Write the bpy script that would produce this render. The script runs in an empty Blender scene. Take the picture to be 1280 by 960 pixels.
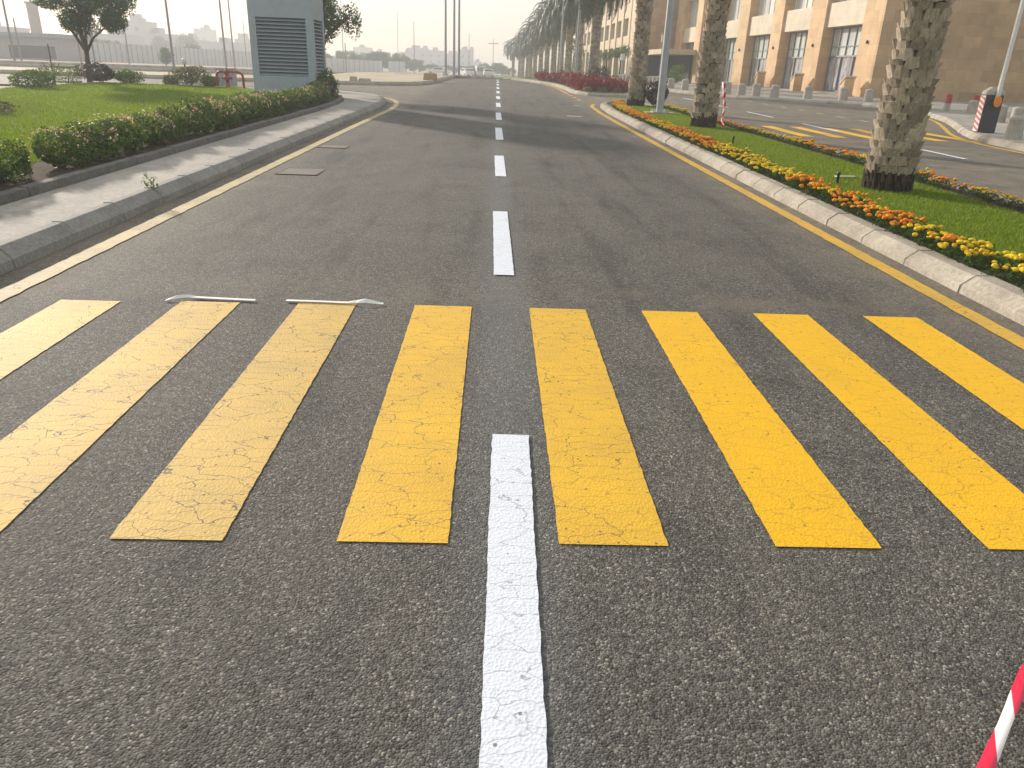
import bpy, bmesh, math, random
import numpy as np
from mathutils import Vector, Matrix
random.seed(7); RNG = np.random.default_rng(7)
R = math.radians
sc = bpy.context.scene
COL = sc.collection

# ------------------------------------------------------------------ camera
F = 940.0; H = 1.55; HY = 85.5; S = 0.0375
def nv(v): return v/np.linalg.norm(v)
def cray(px, py): return np.array([px-640., 480.-py, -F])
Yc = nv(cray(621, HY)); Zc = nv(np.cross(cray(1621, HY+S*1000), Yc)); Xc = np.cross(Yc, Zc)
RW = np.array([Xc, Yc, Zc])
_r = RW @ cray(621, 72); SL = float(_r[2]/_r[1])          # the road climbs a little
cd = bpy.data.cameras.new('camera'); cam = bpy.data.objects.new('camera', cd); COL.objects.link(cam)
m = Matrix([list(RW[i])+[0] for i in range(3)]+[[0, 0, 0, 1]]); m.translation = (0, 0, H)
cam.matrix_world = m
cd.sensor_fit = 'HORIZONTAL'; cd.sensor_width = 36; cd.lens = 36*F/1280; cd.clip_start = 0.05; cd.clip_end = 5000
sc.camera = cam
# ------------------------------------------------------------------ light
SUN_EL, SUN_AZ = 18.0, -38.0      # azimuth from +Y, towards -X
w = bpy.data.worlds.new('World'); sc.world = w; w.use_nodes = True
nt = w.node_tree; bg = nt.nodes['Background']
sky = nt.nodes.new('ShaderNodeTexSky'); sky.sky_type = 'NISHITA'; sky.sun_disc = False
sky.sun_elevation = R(SUN_EL); sky.sun_rotation = R(SUN_AZ); sky.air_density = 1.3; sky.dust_density = 1.5; sky.ozone_density = 1.0
mxs = nt.nodes.new('ShaderNodeMix'); mxs.data_type = 'RGBA'; mxs.inputs[0].default_value = .66      # thin even dust veil over the clear sky
nt.links.new(sky.outputs[0], mxs.inputs[6]); mxs.inputs[7].default_value = (3.45, 3.4, 3.2, 1)
nt.links.new(mxs.outputs[2], bg.inputs[0]); bg.inputs[1].default_value = 0.1
sd = bpy.data.lights.new('sun', 'SUN'); so = bpy.data.objects.new('sun', sd); COL.objects.link(so)
sd.energy = 3.2; sd.angle = R(3.0); sd.color = (1.0, 0.90, 0.79)
sdir = Vector((math.sin(R(SUN_AZ))*math.cos(R(SUN_EL)), math.cos(R(SUN_AZ))*math.cos(R(SUN_EL)), math.sin(R(SUN_EL))))
so.rotation_euler = sdir.to_track_quat('Z', 'Y').to_euler(); so.location = (0, 0, 80)
sc.view_settings.view_transform = 'Standard'; sc.view_settings.look = 'None'
sc.view_settings.gamma = 1.0; sc.view_settings.exposure = 1.2
HAZE = 0.0023

# ------------------------------------------------------------------ terrain and helpers
def T(x, y):
    if y <= 64: return SL*y
    z = SL*64; k = 0.017
    t = min(1, max(0, (-x-25)/35)); k = 0.011*(1-t)+0.004*t
    return z - k*(min(y, 150)-64)
def at(px, py, Y):                      # world point on a sight line, at distance Y down the road
    d = RW @ cray(px, py); t = Y/d[1]
    return d[0]*t, Y, H+d[2]*t
def ordw(i):
    return ['first','second','third','fourth','fifth','sixth','seventh','eighth','ninth','tenth','eleventh','twelfth','thirteenth','fourteenth','fifteenth','sixteenth','seventeenth','eighteenth','nineteenth','twentieth','twenty-first','twenty-second','twenty-third','twenty-fourth','twenty-fifth','twenty-sixth','twenty-seventh','twenty-eighth','twenty-ninth','thirtieth'][i]

class MB:
    def __init__(s): s.v = []; s.f = []; s.sm = []
    def add(s, vs, fs, smooth=False):
        o = len(s.v); s.v += [tuple(map(float, p)) for p in vs]
        s.f += [tuple(i+o for i in f) for f in fs]; s.sm += [smooth]*len(fs)
    def box(s, x0, x1, y0, y1, z0, z1, rz=0, c=None, taper=0):
        vs = [(x0,y0,z0),(x1,y0,z0),(x1,y1,z0),(x0,y1,z0),(x0+taper,y0+taper,z1),(x1-taper,y0+taper,z1),(x1-taper,y1-taper,z1),(x0+taper,y1-taper,z1)]
        if rz:
            cx, cy = c if c else (0, 0); ca, sa = math.cos(rz), math.sin(rz)
            vs = [(cx+(x-cx)*ca-(y-cy)*sa, cy+(x-cx)*sa+(y-cy)*ca, z) for x, y, z in vs]
        s.add(vs, [(0,3,2,1),(4,5,6,7),(0,1,5,4),(1,2,6,5),(2,3,7,6),(3,0,4,7)])
    def tube(s, pts, rad, n=10, caps=True, smooth=True):
        pts = [Vector(p) for p in pts]
        if not hasattr(rad, '__len__'): rad = [rad]*len(pts)
        rings = []
        for i, p in enumerate(pts):
            d = (pts[min(i+1, len(pts)-1)]-pts[max(i-1, 0)]).normalized()
            a = d.cross(Vector((0.13, 1, 0.07)) if abs(d.y) < .9 else Vector((1, 0, 0))).normalized(); b = d.cross(a)
            rings.append([p+(a*math.cos(2*math.pi*k/n)+b*math.sin(2*math.pi*k/n))*rad[i] for k in range(n)])
        vs = [q for r in rings for q in r]; fs = []
        for i in range(len(pts)-1):
            for k in range(n):
                a, b = i*n+k, i*n+(k+1) % n
                fs.append((a, b, b+n, a+n))
        s.add(vs, fs, smooth)
        if caps:
            s.add(rings[0], [tuple(range(n))[::-1]]); s.add(rings[-1], [tuple(range(n))])
    def lathe(s, prof, n=16, c=(0, 0, 0), smooth=True):
        vs = []; fs = []
        for r, z in prof:
            vs += [(c[0]+r*math.cos(2*math.pi*k/n), c[1]+r*math.sin(2*math.pi*k/n), c[2]+z) for k in range(n)]
        for i in range(len(prof)-1):
            for k in range(n):
                a, b = i*n+k, i*n+(k+1) % n
                fs.append((a, b, b+n, a+n))
        s.add(vs, fs, smooth)
        s.add([(c[0]+prof[-1][0]*math.cos(2*math.pi*k/n), c[1]+prof[-1][0]*math.sin(2*math.pi*k/n), c[2]+prof[-1][1]) for k in range(n)], [tuple(range(n))])
    def prism(s, poly, z0, z1):
        n = len(poly)
        zf0 = z0 if callable(z0) else (lambda x, y: z0); zf1 = z1 if callable(z1) else (lambda x, y: z1)
        vs = [(x, y, zf0(x, y)) for x, y in poly]+[(x, y, zf1(x, y)) for x, y in poly]
        s.add(vs, [tuple(range(n, 2*n))]+[(i, (i+1) % n, (i+1) % n+n, i+n) for i in range(n)])
    def leaves(s, pts, nrm, size, asp=0.45, jit=.6, seed=0):
        r = np.random.default_rng(seed); n = len(pts)
        d = r.normal(size=(n, 3)); d /= np.linalg.norm(d, axis=1)[:, None]
        nn = np.asarray(nrm)+jit*r.normal(size=(n, 3)); nn /= np.linalg.norm(nn, axis=1)[:, None]
        a = np.cross(nn, d); a /= np.linalg.norm(a, axis=1)[:, None]; b = np.cross(nn, a)
        sz = size*r.uniform(.6, 1.35, size=(n, 1))
        P = np.asarray(pts)
        q = np.stack([P-a*sz*.5, P+b*sz*asp*.5+nn*sz*.06, P+a*sz*.5, P-b*sz*asp*.5+nn*sz*.06], 1).reshape(-1, 3)
        o = len(s.v); s.v += [tuple(p) for p in q.tolist()]
        s.f += [(o+4*i, o+4*i+1, o+4*i+2, o+4*i+3) for i in range(n)]; s.sm += [False]*n
    def build(s, name, mat, parent=None, loc=None):
        me = bpy.data.meshes.new(name); me.from_pydata(s.v, [], s.f); me.materials.append(mat)
        me.polygons.foreach_set('use_smooth', s.sm); me.update()
        o = bpy.data.objects.new(name, me); COL.objects.link(o)
        if parent: o.parent = parent
        if loc: o.location = loc
        return o
def bevel(o, w=.01, seg=2):
    md = o.modifiers.new('bevel', 'BEVEL'); md.width = w; md.segments = seg; md.limit_method = 'ANGLE'; md.angle_limit = R(40); return o
def tag(o, label, cat, group=None, kind=None):
    o['label'] = label; o['category'] = cat
    if group: o['group'] = group
    if kind: o['kind'] = kind
    return o
def struct(o): o['kind'] = 'structure'; return o
def thing(name, label, cat, loc=(0, 0, 0), rz=0, group=None):
    o = bpy.data.objects.new(name, None); COL.objects.link(o); o.location = loc; o.rotation_euler = (0, 0, rz); o.empty_display_size = .2
    return tag(o, label, cat, group)
def dup(root, loc=None, rz=None, label=None, group=None, scale=None):
    r = root.copy(); COL.objects.link(r)
    if loc is not None: r.location = loc
    if rz is not None: r.rotation_euler = (r.rotation_euler.x, r.rotation_euler.y, rz)
    if scale is not None: r.scale = (scale,)*3 if not hasattr(scale, '__len__') else scale
    if label: r['label'] = label
    if group: r['group'] = group
    for ch in list(root.children):
        c = ch.copy(); COL.objects.link(c); c.parent = r
        for g in list(ch.children):
            d = g.copy(); COL.objects.link(d); d.parent = c
    return r

# ------------------------------------------------------------------ materials
class NT:
    def __init__(s, name):
        s.m = bpy.data.materials.new(name); s.m.use_nodes = True; s.t = s.m.node_tree; s.b = s.t.nodes['Principled BSDF']; s.out = s.t.nodes['Material Output']
    def n(s, typ, **kw):
        x = s.t.nodes.new(typ)
        for k, v in kw.items():
            if k.startswith('i_'):
                k = k[2:]; x.inputs[int(k) if k.isdigit() else k.replace('_', ' ')].default_value = v
            else: setattr(x, k, v)
        return x
    def l(s, a, b): s.t.links.new(a, b)
    def pos(s): return s.n('ShaderNodeNewGeometry').outputs['Position']
    def obj(s): return s.n('ShaderNodeTexCoord').outputs['Object']
    def noise(s, vec, scale, detail=4, rough=.55, dist=0):
        x = s.n('ShaderNodeTexNoise'); x.inputs['Scale'].default_value = scale; x.inputs['Detail'].default_value = detail
        x.inputs['Roughness'].default_value = rough; x.inputs['Distortion'].default_value = dist; s.l(vec, x.inputs['Vector']); return x.outputs['Fac']
    def ramp(s, fac, stops):
        x = s.n('ShaderNodeValToRGB'); e = x.color_ramp.elements
        while len(e) < len(stops): e.new(.5)
        for i, (p, c) in enumerate(stops): e[i].position = p; e[i].color = (*c, 1) if hasattr(c, '__len__') else (c, c, c, 1)
        s.l(fac, x.inputs[0]); return x.outputs[0]
    def mix(s, fac, a, b, typ='MIX'):
        x = s.n('ShaderNodeMix', data_type='RGBA', blend_type=typ)
        for sock, v in ((x.inputs[0], fac), (x.inputs[6], a), (x.inputs[7], b)):
            if isinstance(v, (int, float)): sock.default_value = v if sock.type == 'VALUE' else (v, v, v, 1)
            elif isinstance(v, tuple): sock.default_value = (*v, 1)
            else: s.l(v, sock)
        return x.outputs[2]
    def math(s, op, a, b=None, clamp=False):
        x = s.n('ShaderNodeMath', operation=op, use_clamp=clamp)
        for i, v in enumerate((a, b)):
            if v is None: continue
            if isinstance(v, (int, float)): x.inputs[i].default_value = v
            else: s.l(v, x.inputs[i])
        return x.outputs[0]
    def scale(s, vec, sc_):
        x = s.n('ShaderNodeMapping'); x.inputs['Scale'].default_value = sc_; s.l(vec, x.inputs[0]); return x.outputs[0]
    def bump(s, h, strength, dist, prev=None):
        x = s.n('ShaderNodeBump'); x.inputs['Strength'].default_value = strength; x.inputs['Distance'].default_value = dist
        s.l(h, x.inputs['Height'])
        if prev: s.l(prev, x.inputs['Normal'])
        return x.outputs[0]
    def done(s, col=None, rough=None, nrm=None, spec=None, metal=None):
        if col is not None:
            if isinstance(col, tuple): s.b.inputs['Base Color'].default_value = (*col, 1)
            else: s.l(col, s.b.inputs['Base Color'])
        if rough is not None:
            if isinstance(rough, (int, float)): s.b.inputs['Roughness'].default_value = rough
            else: s.l(rough, s.b.inputs['Roughness'])
        if nrm is not None: s.l(nrm, s.b.inputs['Normal'])
        if spec is not None: s.b.inputs['Specular IOR Level'].default_value = spec
        if metal is not None: s.b.inputs['Metallic'].default_value = metal
        return s.m

def asphalt():
    t = NT('asphalt'); p = t.pos()
    v = t.n('ShaderNodeTexVoronoi'); v.inputs['Scale'].default_value = 150; t.l(p, v.inputs['Vector'])
    vb = t.n('ShaderNodeTexVoronoi'); vb.inputs['Scale'].default_value = 60; t.l(p, vb.inputs['Vector'])
    sepc = t.n('ShaderNodeSeparateColor'); t.l(v.outputs['Color'], sepc.inputs[0])
    grain = t.ramp(sepc.outputs[0], [(0, (.060,.056,.050)), (.45, (.112,.108,.099)), (.8, (.15,.144,.132)), (.94, (.22,.207,.18)), (1, (.38,.355,.31))])
    nf = t.noise(p, 38, 3, .7); gl = t.ramp(nf, [(.3, .62), (.7, 1.35)])
    c = t.mix(1, grain, gl, 'MULTIPLY')
    big = t.noise(p, .35, 5, .6); c = t.mix(1, c, t.ramp(big, [(.3, (.86, .85, .84)), (.7, (1.18, 1.14, 1.06))]), 'MULTIPLY')
    c = t.mix(1, c, t.ramp(t.noise(t.scale(p, (1, .7, 1)), 1.7, 7, .7, .8), [(.32, (.80, .80, .80)), (.5, (1, 1, 1)), (.68, (1.12, 1.10, 1.06))]), 'MULTIPLY')
    # tracks run along the road: dust-tan smears and darker oily bands
    tr = t.noise(t.scale(p, (1.5, .10, 1)), 1, 5, .6)
    c = t.mix(t.ramp(tr, [(.5, 0), (.72, .26)]), c, (.125, .108, .083))
    tr2 = t.noise(t.scale(p, (2.2, .22, 1)), 1.3, 4, .55)
    c = t.mix(t.ramp(tr2, [(.30, .75), (.47, 0)]), c, t.mix(1, c, .6, 'MULTIPLY'))
    c = t.mix(t.ramp(t.noise(p, .9, 5, .7, .4), [(.62, 0), (.72, .5)]), c, t.mix(1, c, (.62, .60, .58), 'MULTIPLY'))
    # dusty gutters beside both kerbs
    sx = t.n('ShaderNodeSeparateXYZ'); t.l(p, sx.inputs[0]); ax = t.math('ABSOLUTE', sx.outputs[0])
    edge = t.n('ShaderNodeMapRange', i_1=2.7, i_2=3.5); t.l(ax, edge.inputs[0])
    dn = t.noise(p, 1.6, 6, .65)
    ed = t.math('MULTIPLY', edge.outputs[0], t.ramp(dn, [(.35, .1), (.65, .85)]))
    c = t.mix(ed, c, t.mix(1, (.27, .225, .165), gl, 'MULTIPLY'))
    # tan dust apron just beyond the crossing stripes
    dy = t.math('ABSOLUTE', t.math('SUBTRACT', sx.outputs[1], 5.15))
    ap = t.n('ShaderNodeMapRange', i_1=.42, i_2=.05); t.l(dy, ap.inputs[0])
    c = t.mix(t.math('MULTIPLY', ap.outputs[0], t.ramp(t.noise(p, 2.1, 5, .6), [(.45, 0), (.7, .6)])), c, (.20, .165, .12))
    # paint overspray beside the white centre dashes
    cx = t.math('ABSOLUTE', t.math('SUBTRACT', sx.outputs[0], .08))
    ov = t.n('ShaderNodeMapRange', i_1=.25, i_2=.06); t.l(cx, ov.inputs[0])
    c = t.mix(t.math('MULTIPLY', ov.outputs[0], .22), c, (.22, .24, .26))
    h = t.math('ADD', t.math('MULTIPLY', v.outputs['Distance'], -1.0), t.math('MULTIPLY', vb.outputs['Distance'], -.7))
    nn = t.bump(h, .6, .006); nn = t.bump(big, .3, .01, nn)
    return t.done(c, .80, nn, .25)
def paint(name, col, dirt=.25, crack=1.0, rough=.42):
    t = NT(name); p = t.pos()
    wob = t.noise(p, 6, 3, .6)
    vv = t.n('ShaderNodeVectorMath', operation='ADD'); t.l(t.scale(p, (5, 13, 1)), vv.inputs[0])
    wn = t.n('ShaderNodeTexNoise', i_Scale=9.0, i_Detail=3.0); t.l(p, wn.inputs['Vector'])
    ws = t.n('ShaderNodeVectorMath', operation='SCALE', i_Scale=.9); t.l(wn.outputs['Color'], ws.inputs[0]); t.l(ws.outputs[0], vv.inputs[1])
    v = t.n('ShaderNodeTexVoronoi', feature='DISTANCE_TO_EDGE'); v.inputs['Scale'].default_value = 1; t.l(vv.outputs[0], v.inputs['Vector'])
    gate = t.ramp(t.noise(p, 3.1, 3), [(.25, .15), (.5, 1)])
    ck = t.ramp(v.outputs[0], [(.0, 1), (.019, 0)])
    ck = t.math('MULTIPLY', t.math('MULTIPLY', ck, gate), .9*crack)
    pit = t.n('ShaderNodeTexVoronoi'); pit.inputs['Scale'].default_value = 62; t.l(p, pit.inputs['Vector'])
    sp = t.n('ShaderNodeSeparateColor'); t.l(pit.outputs['Color'], sp.inputs[0])
    pf = t.math('MULTIPLY', t.math('GREATER_THAN', sp.outputs[1], .975 if 'white' not in name else .996), t.math('LESS_THAN', pit.outputs['Distance'], .38))
    dn = t.ramp(t.noise(p, 2.2, 6, .65), [(.35, dirt), (.62, 0)])
    c = t.mix(dn, col, tuple(x*.55+.05 for x in col))
    c = t.mix(t.ramp(t.noise(p, 45, 3, .7), [(.25, .35), (.5, 0)]), c, tuple(x*.62 for x in col))
    c = t.mix(ck, c, (.07, .06, .045)); c = t.mix(t.math('MULTIPLY', pf, .7), c, (.10, .085, .06))
    g = t.n('ShaderNodeTexVoronoi'); g.inputs['Scale'].default_value = 95; t.l(p, g.inputs['Vector'])
    nn = t.bump(g.outputs['Distance'], .45, .0035); nn = t.bump(t.math('MULTIPLY', ck, -1), .3, .002, nn)
    nn = t.bump(wob, .06, .004, nn)
    return t.done(c, rough, nn, .42)
def rough_mat(name, c0, c1, scale=3, rough=.85, bumps=((40, .3, .004),), spec=.3, fine=None):
    t = NT(name); p = t.obj()
    c = t.ramp(t.noise(p, scale, 6, .6), [(.3, c0), (.7, c1)])
    if fine: c = t.mix(1, c, t.ramp(t.noise(p, fine, 3, .7), [(.3, .75), (.7, 1.2)]), 'MULTIPLY')
    nn = None
    for s_, st, d in bumps: nn = t.bump(t.noise(p, s_, 4, .65), st, d, nn)
    return t.done(c, rough, nn, spec)
def leaf_mat(name, c0, c1, trans=.35, rough=.5):
    t = NT(name); g = t.n('ShaderNodeNewGeometry')
    c = t.ramp(g.outputs['Random Per Island'], [(0, c0), (1, c1)])
    t.done(c, rough, None, .35)
    tr = t.n('ShaderNodeBsdfTranslucent'); t.l(t.mix(1, c, (1.3, 1.25, .5), 'MULTIPLY'), tr.inputs[0])
    mx = t.n('ShaderNodeMixShader'); mx.inputs[0].default_value = trans
    t.l(t.b.outputs[0], mx.inputs[1]); t.l(tr.outputs[0], mx.inputs[2]); t.l(mx.outputs[0], t.out.inputs[0]); return t.m
def plain(name, c, rough=.5, metal=0, spec=.5, var=.12):
    t = NT(name); p = t.obj(); cc = t.ramp(t.noise(p, 4, 5, .6), [(.3, tuple(x*(1-var) for x in c)), (.7, tuple(min(1, x*(1+var)) for x in c))])
    return t.done(cc, rough, None, spec, metal)
def stone_mat(name, base, var, bw=1.15, bh=.6):
    t = NT(name); p = t.pos(); s = t.n('ShaderNodeSeparateXYZ'); t.l(p, s.inputs[0])
    cmb = t.n('ShaderNodeCombineXYZ'); t.l(t.math('ADD', s.outputs[0], s.outputs[1]), cmb.inputs[0]); t.l(s.outputs[2], cmb.inputs[1])
    b = t.n('ShaderNodeTexBrick', offset=.5); b.inputs['Scale'].default_value = 1; b.inputs['Brick Width'].default_value = bw; b.inputs['Row Height'].default_value = bh
    b.inputs['Mortar Size'].default_value = .006; b.inputs['Mortar Smooth'].default_value = .3; b.inputs['Bias'].default_value = 0
    b.inputs['Color1'].default_value = (*[x*(1-var) for x in base], 1); b.inputs['Color2'].default_value = (*[min(1, x*(1+var)) for x in base], 1)
    b.inputs['Mortar'].default_value = (*[x*.72 for x in base], 1); t.l(cmb.outputs[0], b.inputs['Vector'])
    c = t.mix(1, b.outputs[0], t.ramp(t.noise(p, 1.4, 6, .6), [(.3, .86), (.7, 1.1)]), 'MULTIPLY')
    nn = t.bump(b.outputs['Fac'], .4, -.01); nn = t.bump(t.noise(p, 25, 4), .2, .004, nn)
    return t.done(c, .75, nn, .3)
def lawn_mat(name, c0, c1):
    t = NT(name); p = t.pos()
    c = t.ramp(t.noise(p, 1.1, 6, .65), [(.3, c0), (.72, c1)])
    c = t.mix(1, c, t.ramp(t.noise(t.scale(p, (1, 1, 1)), 42, 4, .75), [(.25, .55), (.75, 1.35)]), 'MULTIPLY')
    c = t.mix(t.ramp(t.noise(p, .33, 3), [(.55, 0), (.75, .35)]), c, tuple(x*y for x, y in zip(c1, (1.25, .95, .9))))
    nn = t.bump(t.noise(p, 55, 4, .8), 1.0, .03)
    return t.done(c, .8, nn, .2)
M = dict(
 asphalt=asphalt(),
 yellow=paint('yellow_paint', (.90, .50, .003), .2, .5, .62),
 yellow_faded=paint('faded_yellow_paint', (.72, .47, .11), .5, 1.2, .70),  # left stripes: sun glare painted in as paler yellow, plus cracks and dirt
 yellow_mid=paint('worn_yellow_paint', (.84, .49, .025), .4, .9, .62),  # weaker painted-in glare for the stripes either side of the centre line
 yellow_line=paint('yellow_line_paint', (.72, .43, .05), .5, .9, .7),
 pale_line=paint('pale_line_paint', (.58, .46, .23), .8, 1.0, .74),
 white=paint('white_paint', (.80, .83, .90), .10, .6, .55),
 dullwhite=paint('dull_white_paint', (.62, .62, .58), .4, .6, .6),
 kerb=rough_mat('kerb_concrete', (.30, .26, .21), (.50, .45, .37), 2.2, .85, ((60, .35, .003), (7, .3, .01)), .25, 30),
 kerb_grey=rough_mat('kerb_grey_concrete', (.24, .23, .21), (.36, .34, .30), 2.2, .85, ((60, .35, .003), (7, .25, .01)), .25, 30),
 kerb_dark=rough_mat('kerb_dark_concrete', (.13, .125, .115), (.20, .19, .17), 3, .9, ((60, .35, .003),), .2, 30),
 pave=rough_mat('walk_concrete', (.26, .245, .225), (.46, .42, .36), .7, .85, ((50, .3, .003),), .3, 24),
 pave_sand=rough_mat('sandy_paving', (.42, .34, .24), (.58, .49, .36), .5, .9, ((20, .3, .006),), .2, 12),
 sand=rough_mat('sand', (.34, .28, .20), (.55, .46, .34), .08, .95, ((3, .4, .05),), .1, 1.5),
 soil=rough_mat('soil', (.06, .045, .03), (.12, .09, .06), 5, .95, ((40, .8, .02),), .1),
 lawn=lawn_mat('lawn_grass', (.11, .17, .014), (.19, .26, .022)),
 blade=leaf_mat('grass_blade', (.12, .19, .014), (.27, .36, .035), .4, .55),
 hedge=leaf_mat('hedge_leaf', (.05, .095, .018), (.16, .24, .055), .38),
 hedge_dark=leaf_mat('dark_leaf', (.035, .035, .025), (.09, .075, .06), .2),
 leaf=leaf_mat('tree_leaf', (.035, .08, .035), (.09, .16, .06), .45),
 palm_leaf=leaf_mat('palm_leaf', (.022, .045, .022), (.06, .095, .045), .2),
 dry_leaf=leaf_mat('dry_frond', (.14, .10, .05), (.26, .20, .11), .2),
 red_leaf=leaf_mat('red_leaf', (.13, .012, .022), (.30, .035, .05), .3),
 grey_leaf=leaf_mat('grey_leaf', (.10, .11, .07), (.24, .24, .16), .3),
 mari_leaf=leaf_mat('marigold_leaf', (.03, .065, .015), (.08, .14, .035), .3, .75),
 orange=leaf_mat('orange_petal', (.72, .16, .004), (.95, .30, .01), .2, .6),
 yellowf=leaf_mat('yellow_petal', (.78, .50, .01), (.92, .70, .03), .2, .6),
 pink=leaf_mat('pink_petal', (.55, .26, .28), (.80, .68, .60), .3, .6),
 bark=rough_mat('bark', (.07, .055, .04), (.15, .12, .09), 6, .9, ((25, .8, .02),), .2),
 palm_core=rough_mat('palm_core', (.05, .04, .03), (.11, .085, .06), 8, .95, ((30, 1, .02),), .1),
 grey_metal=plain('grey_metal_panel', (.34, .395, .45), .45, .2, .5, .06),
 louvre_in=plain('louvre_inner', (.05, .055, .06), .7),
 pole=plain('pole_paint', (.38, .40, .42), .45, .3),
 pole_far=plain('far_pole_paint', (.26, .25, .25), .6),
 white_metal=plain('white_metal', (.70, .70, .68), .45, 0, .5, .05),
 dark_metal=plain('dark_grey_metal', (.055, .06, .065), .45, .2),
 orange_pl=plain('orange_plastic', (.85, .25, .02), .4),
 red_paint=plain('red_paint', (.34, .045, .03), .5, 0, .4, .25),
 red_band=plain('red_band', (.50, .10, .10), .6),
 bollard=rough_mat('bollard_concrete', (.36, .33, .28), (.50, .46, .40), 3, .85, ((50, .3, .003),), .25, 25),
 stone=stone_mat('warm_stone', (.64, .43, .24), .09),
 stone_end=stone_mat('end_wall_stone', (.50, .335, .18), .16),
 cream=stone_mat('cream_spandrel', (.66, .57, .44), .02, 4.7, .75),
 cream2=stone_mat('wing_stone', (.62, .49, .34), .05),
 dark_open=plain('dark_opening', (.035, .032, .03), .8),
 frame=plain('window_frame', (.20, .21, .21), .5),
 hoard=plain('hoarding', (.56, .56, .56), .7),
 city=plain('city_wall', (.34, .32, .31), .9), city2=plain('city_wall_pale', (.46, .43, .40), .9),
 roofm=plain('blue_grey_roof', (.25, .29, .33), .7),
 tape=None)
def curtain():
    t = NT('curtained_glass'); p = t.pos(); s = t.n('ShaderNodeSeparateXYZ'); t.l(p, s.inputs[0])
    wv = t.noise(t.scale(p, (3.0, 3.0, .12)), 1.6, 3, .5)
    return t.done(t.ramp(wv, [(.3, (.42, .46, .45)), (.65, (.76, .77, .72))]), .12, None, .8)
def poster():
    t = NT('poster_glass'); p = t.pos()
    a = t.noise(t.scale(p, (1, 1.3, .35)), 1.5, 5, .6, 1.2)
    return t.done(t.ramp(a, [(.25, (.10, .12, .10)), (.45, (.33, .30, .30)), (.58, (.55, .56, .60)), (.75, (.20, .17, .13))]), .10, None, .8)
def glass():
    t = NT('dark_glass'); return t.done((.12, .15, .15), .05, None, 1.0)
def tape_mat():
    t = NT('barrier_tape'); u = t.n('ShaderNodeUVMap'); s = t.n('ShaderNodeSeparateXYZ'); t.l(u.outputs[0], s.inputs[0])
    k = t.math('FRACT', t.math('ADD', s.outputs[0], t.math('MULTIPLY', s.outputs[1], .35)))
    return t.done(t.mix(t.math('GREATER_THAN', k, .5), (.80, .76, .74), (.75, .015, .06)), .35, None, .5)
M['curtain'] = curtain(); M['poster'] = poster(); M['glass'] = glass(); M['tape'] = tape_mat()
def trunk_boot():
    t = NT('palm_boot'); g = t.n('ShaderNodeNewGeometry'); p = t.obj()
    c = t.ramp(g.outputs['Random Per Island'], [(0, (.27, .225, .17)), (1, (.58, .49, .37))])
    c = t.mix(1, c, t.ramp(t.noise(t.scale(p, (1, 1, .4)), 26, 5, .7), [(.25, .45), (.7, 1.25)]), 'MULTIPLY')
    return t.done(c, .9, t.bump(t.noise(t.scale(p, (1, 1, .3)), 40, 4, .7), .8, .02), .15)
M['boot'] = trunk_boot()

# ------------------------------------------------------------------ setting: ground, roads
def grid_sheet(name, x0, x1, y0, y1, nx, ny, mat, dz, ease=True):
    xs = np.linspace(x0, x1, nx); ys = np.linspace(y0, y1, ny)
    b = MB(); vs = [(x, y, T(x, y)+dz) for y in ys for x in xs]
    fs = [(j*nx+i, j*nx+i+1, (j+1)*nx+i+1, (j+1)*nx+i) for j in range(ny-1) for i in range(nx-1)]
    b.add(vs, fs); return b.build(name, mat)
struct(grid_sheet('ground', -1200, 1200, -60, 1400, 97, 293, M['sand'], -.06))
def flat(poly, mat, name, dz, thick=0):
    b = MB()
    if thick: b.prism(poly, lambda x, y: SL*y+dz-thick, lambda x, y: SL*y+dz)
    else: b.add([(x, y, SL*y+dz) for x, y in poly], [tuple(range(len(poly)))])
    return b.build(name, mat)
struct(flat([(-5.3, -8), (19.5, -8), (19.5, 63.9), (-5.3, 63.9)], M['asphalt'], 'road', 0))
struct(flat([(-90, 33.0), (-5.3, 30.2), (-5.3, 42.8), (-9, 41.4), (-90, 37.2)], M['asphalt'], 'side_road', 0))

def offset(path, d):
    out = []
    for i, p in enumerate(path):
        a = Vector(path[max(i-1, 0)]); b = Vector(path[min(i+1, len(path)-1)]); t = (b-a).normalized(); n = Vector((-t.y, t.x))
        out.append((p[0]+n.x*d, p[1]+n.y*d))
    return out
def resample(path, L):
    P = [Vector(p) for p in path]; out = [P[0]]; acc = 0
    for a, b in zip(P, P[1:]):
        d = (b-a).length; t = L-acc
        while t <= d+1e-9: out.append(a+(b-a)*(t/d)); t += L
        acc = d-(t-L)
    if (out[-1]-P[-1]).length > .05: out.append(P[-1])
    return [tuple(p) for p in out]
def smooth(path, it=2):
    for _ in range(it):
        q = [path[0]]
        for a, b in zip(path, path[1:]):
            q += [(a[0]*.75+b[0]*.25, a[1]*.75+b[1]*.25), (a[0]*.25+b[0]*.75, a[1]*.25+b[1]*.75)]
        path = q+[path[-1]]
    return path
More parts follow.
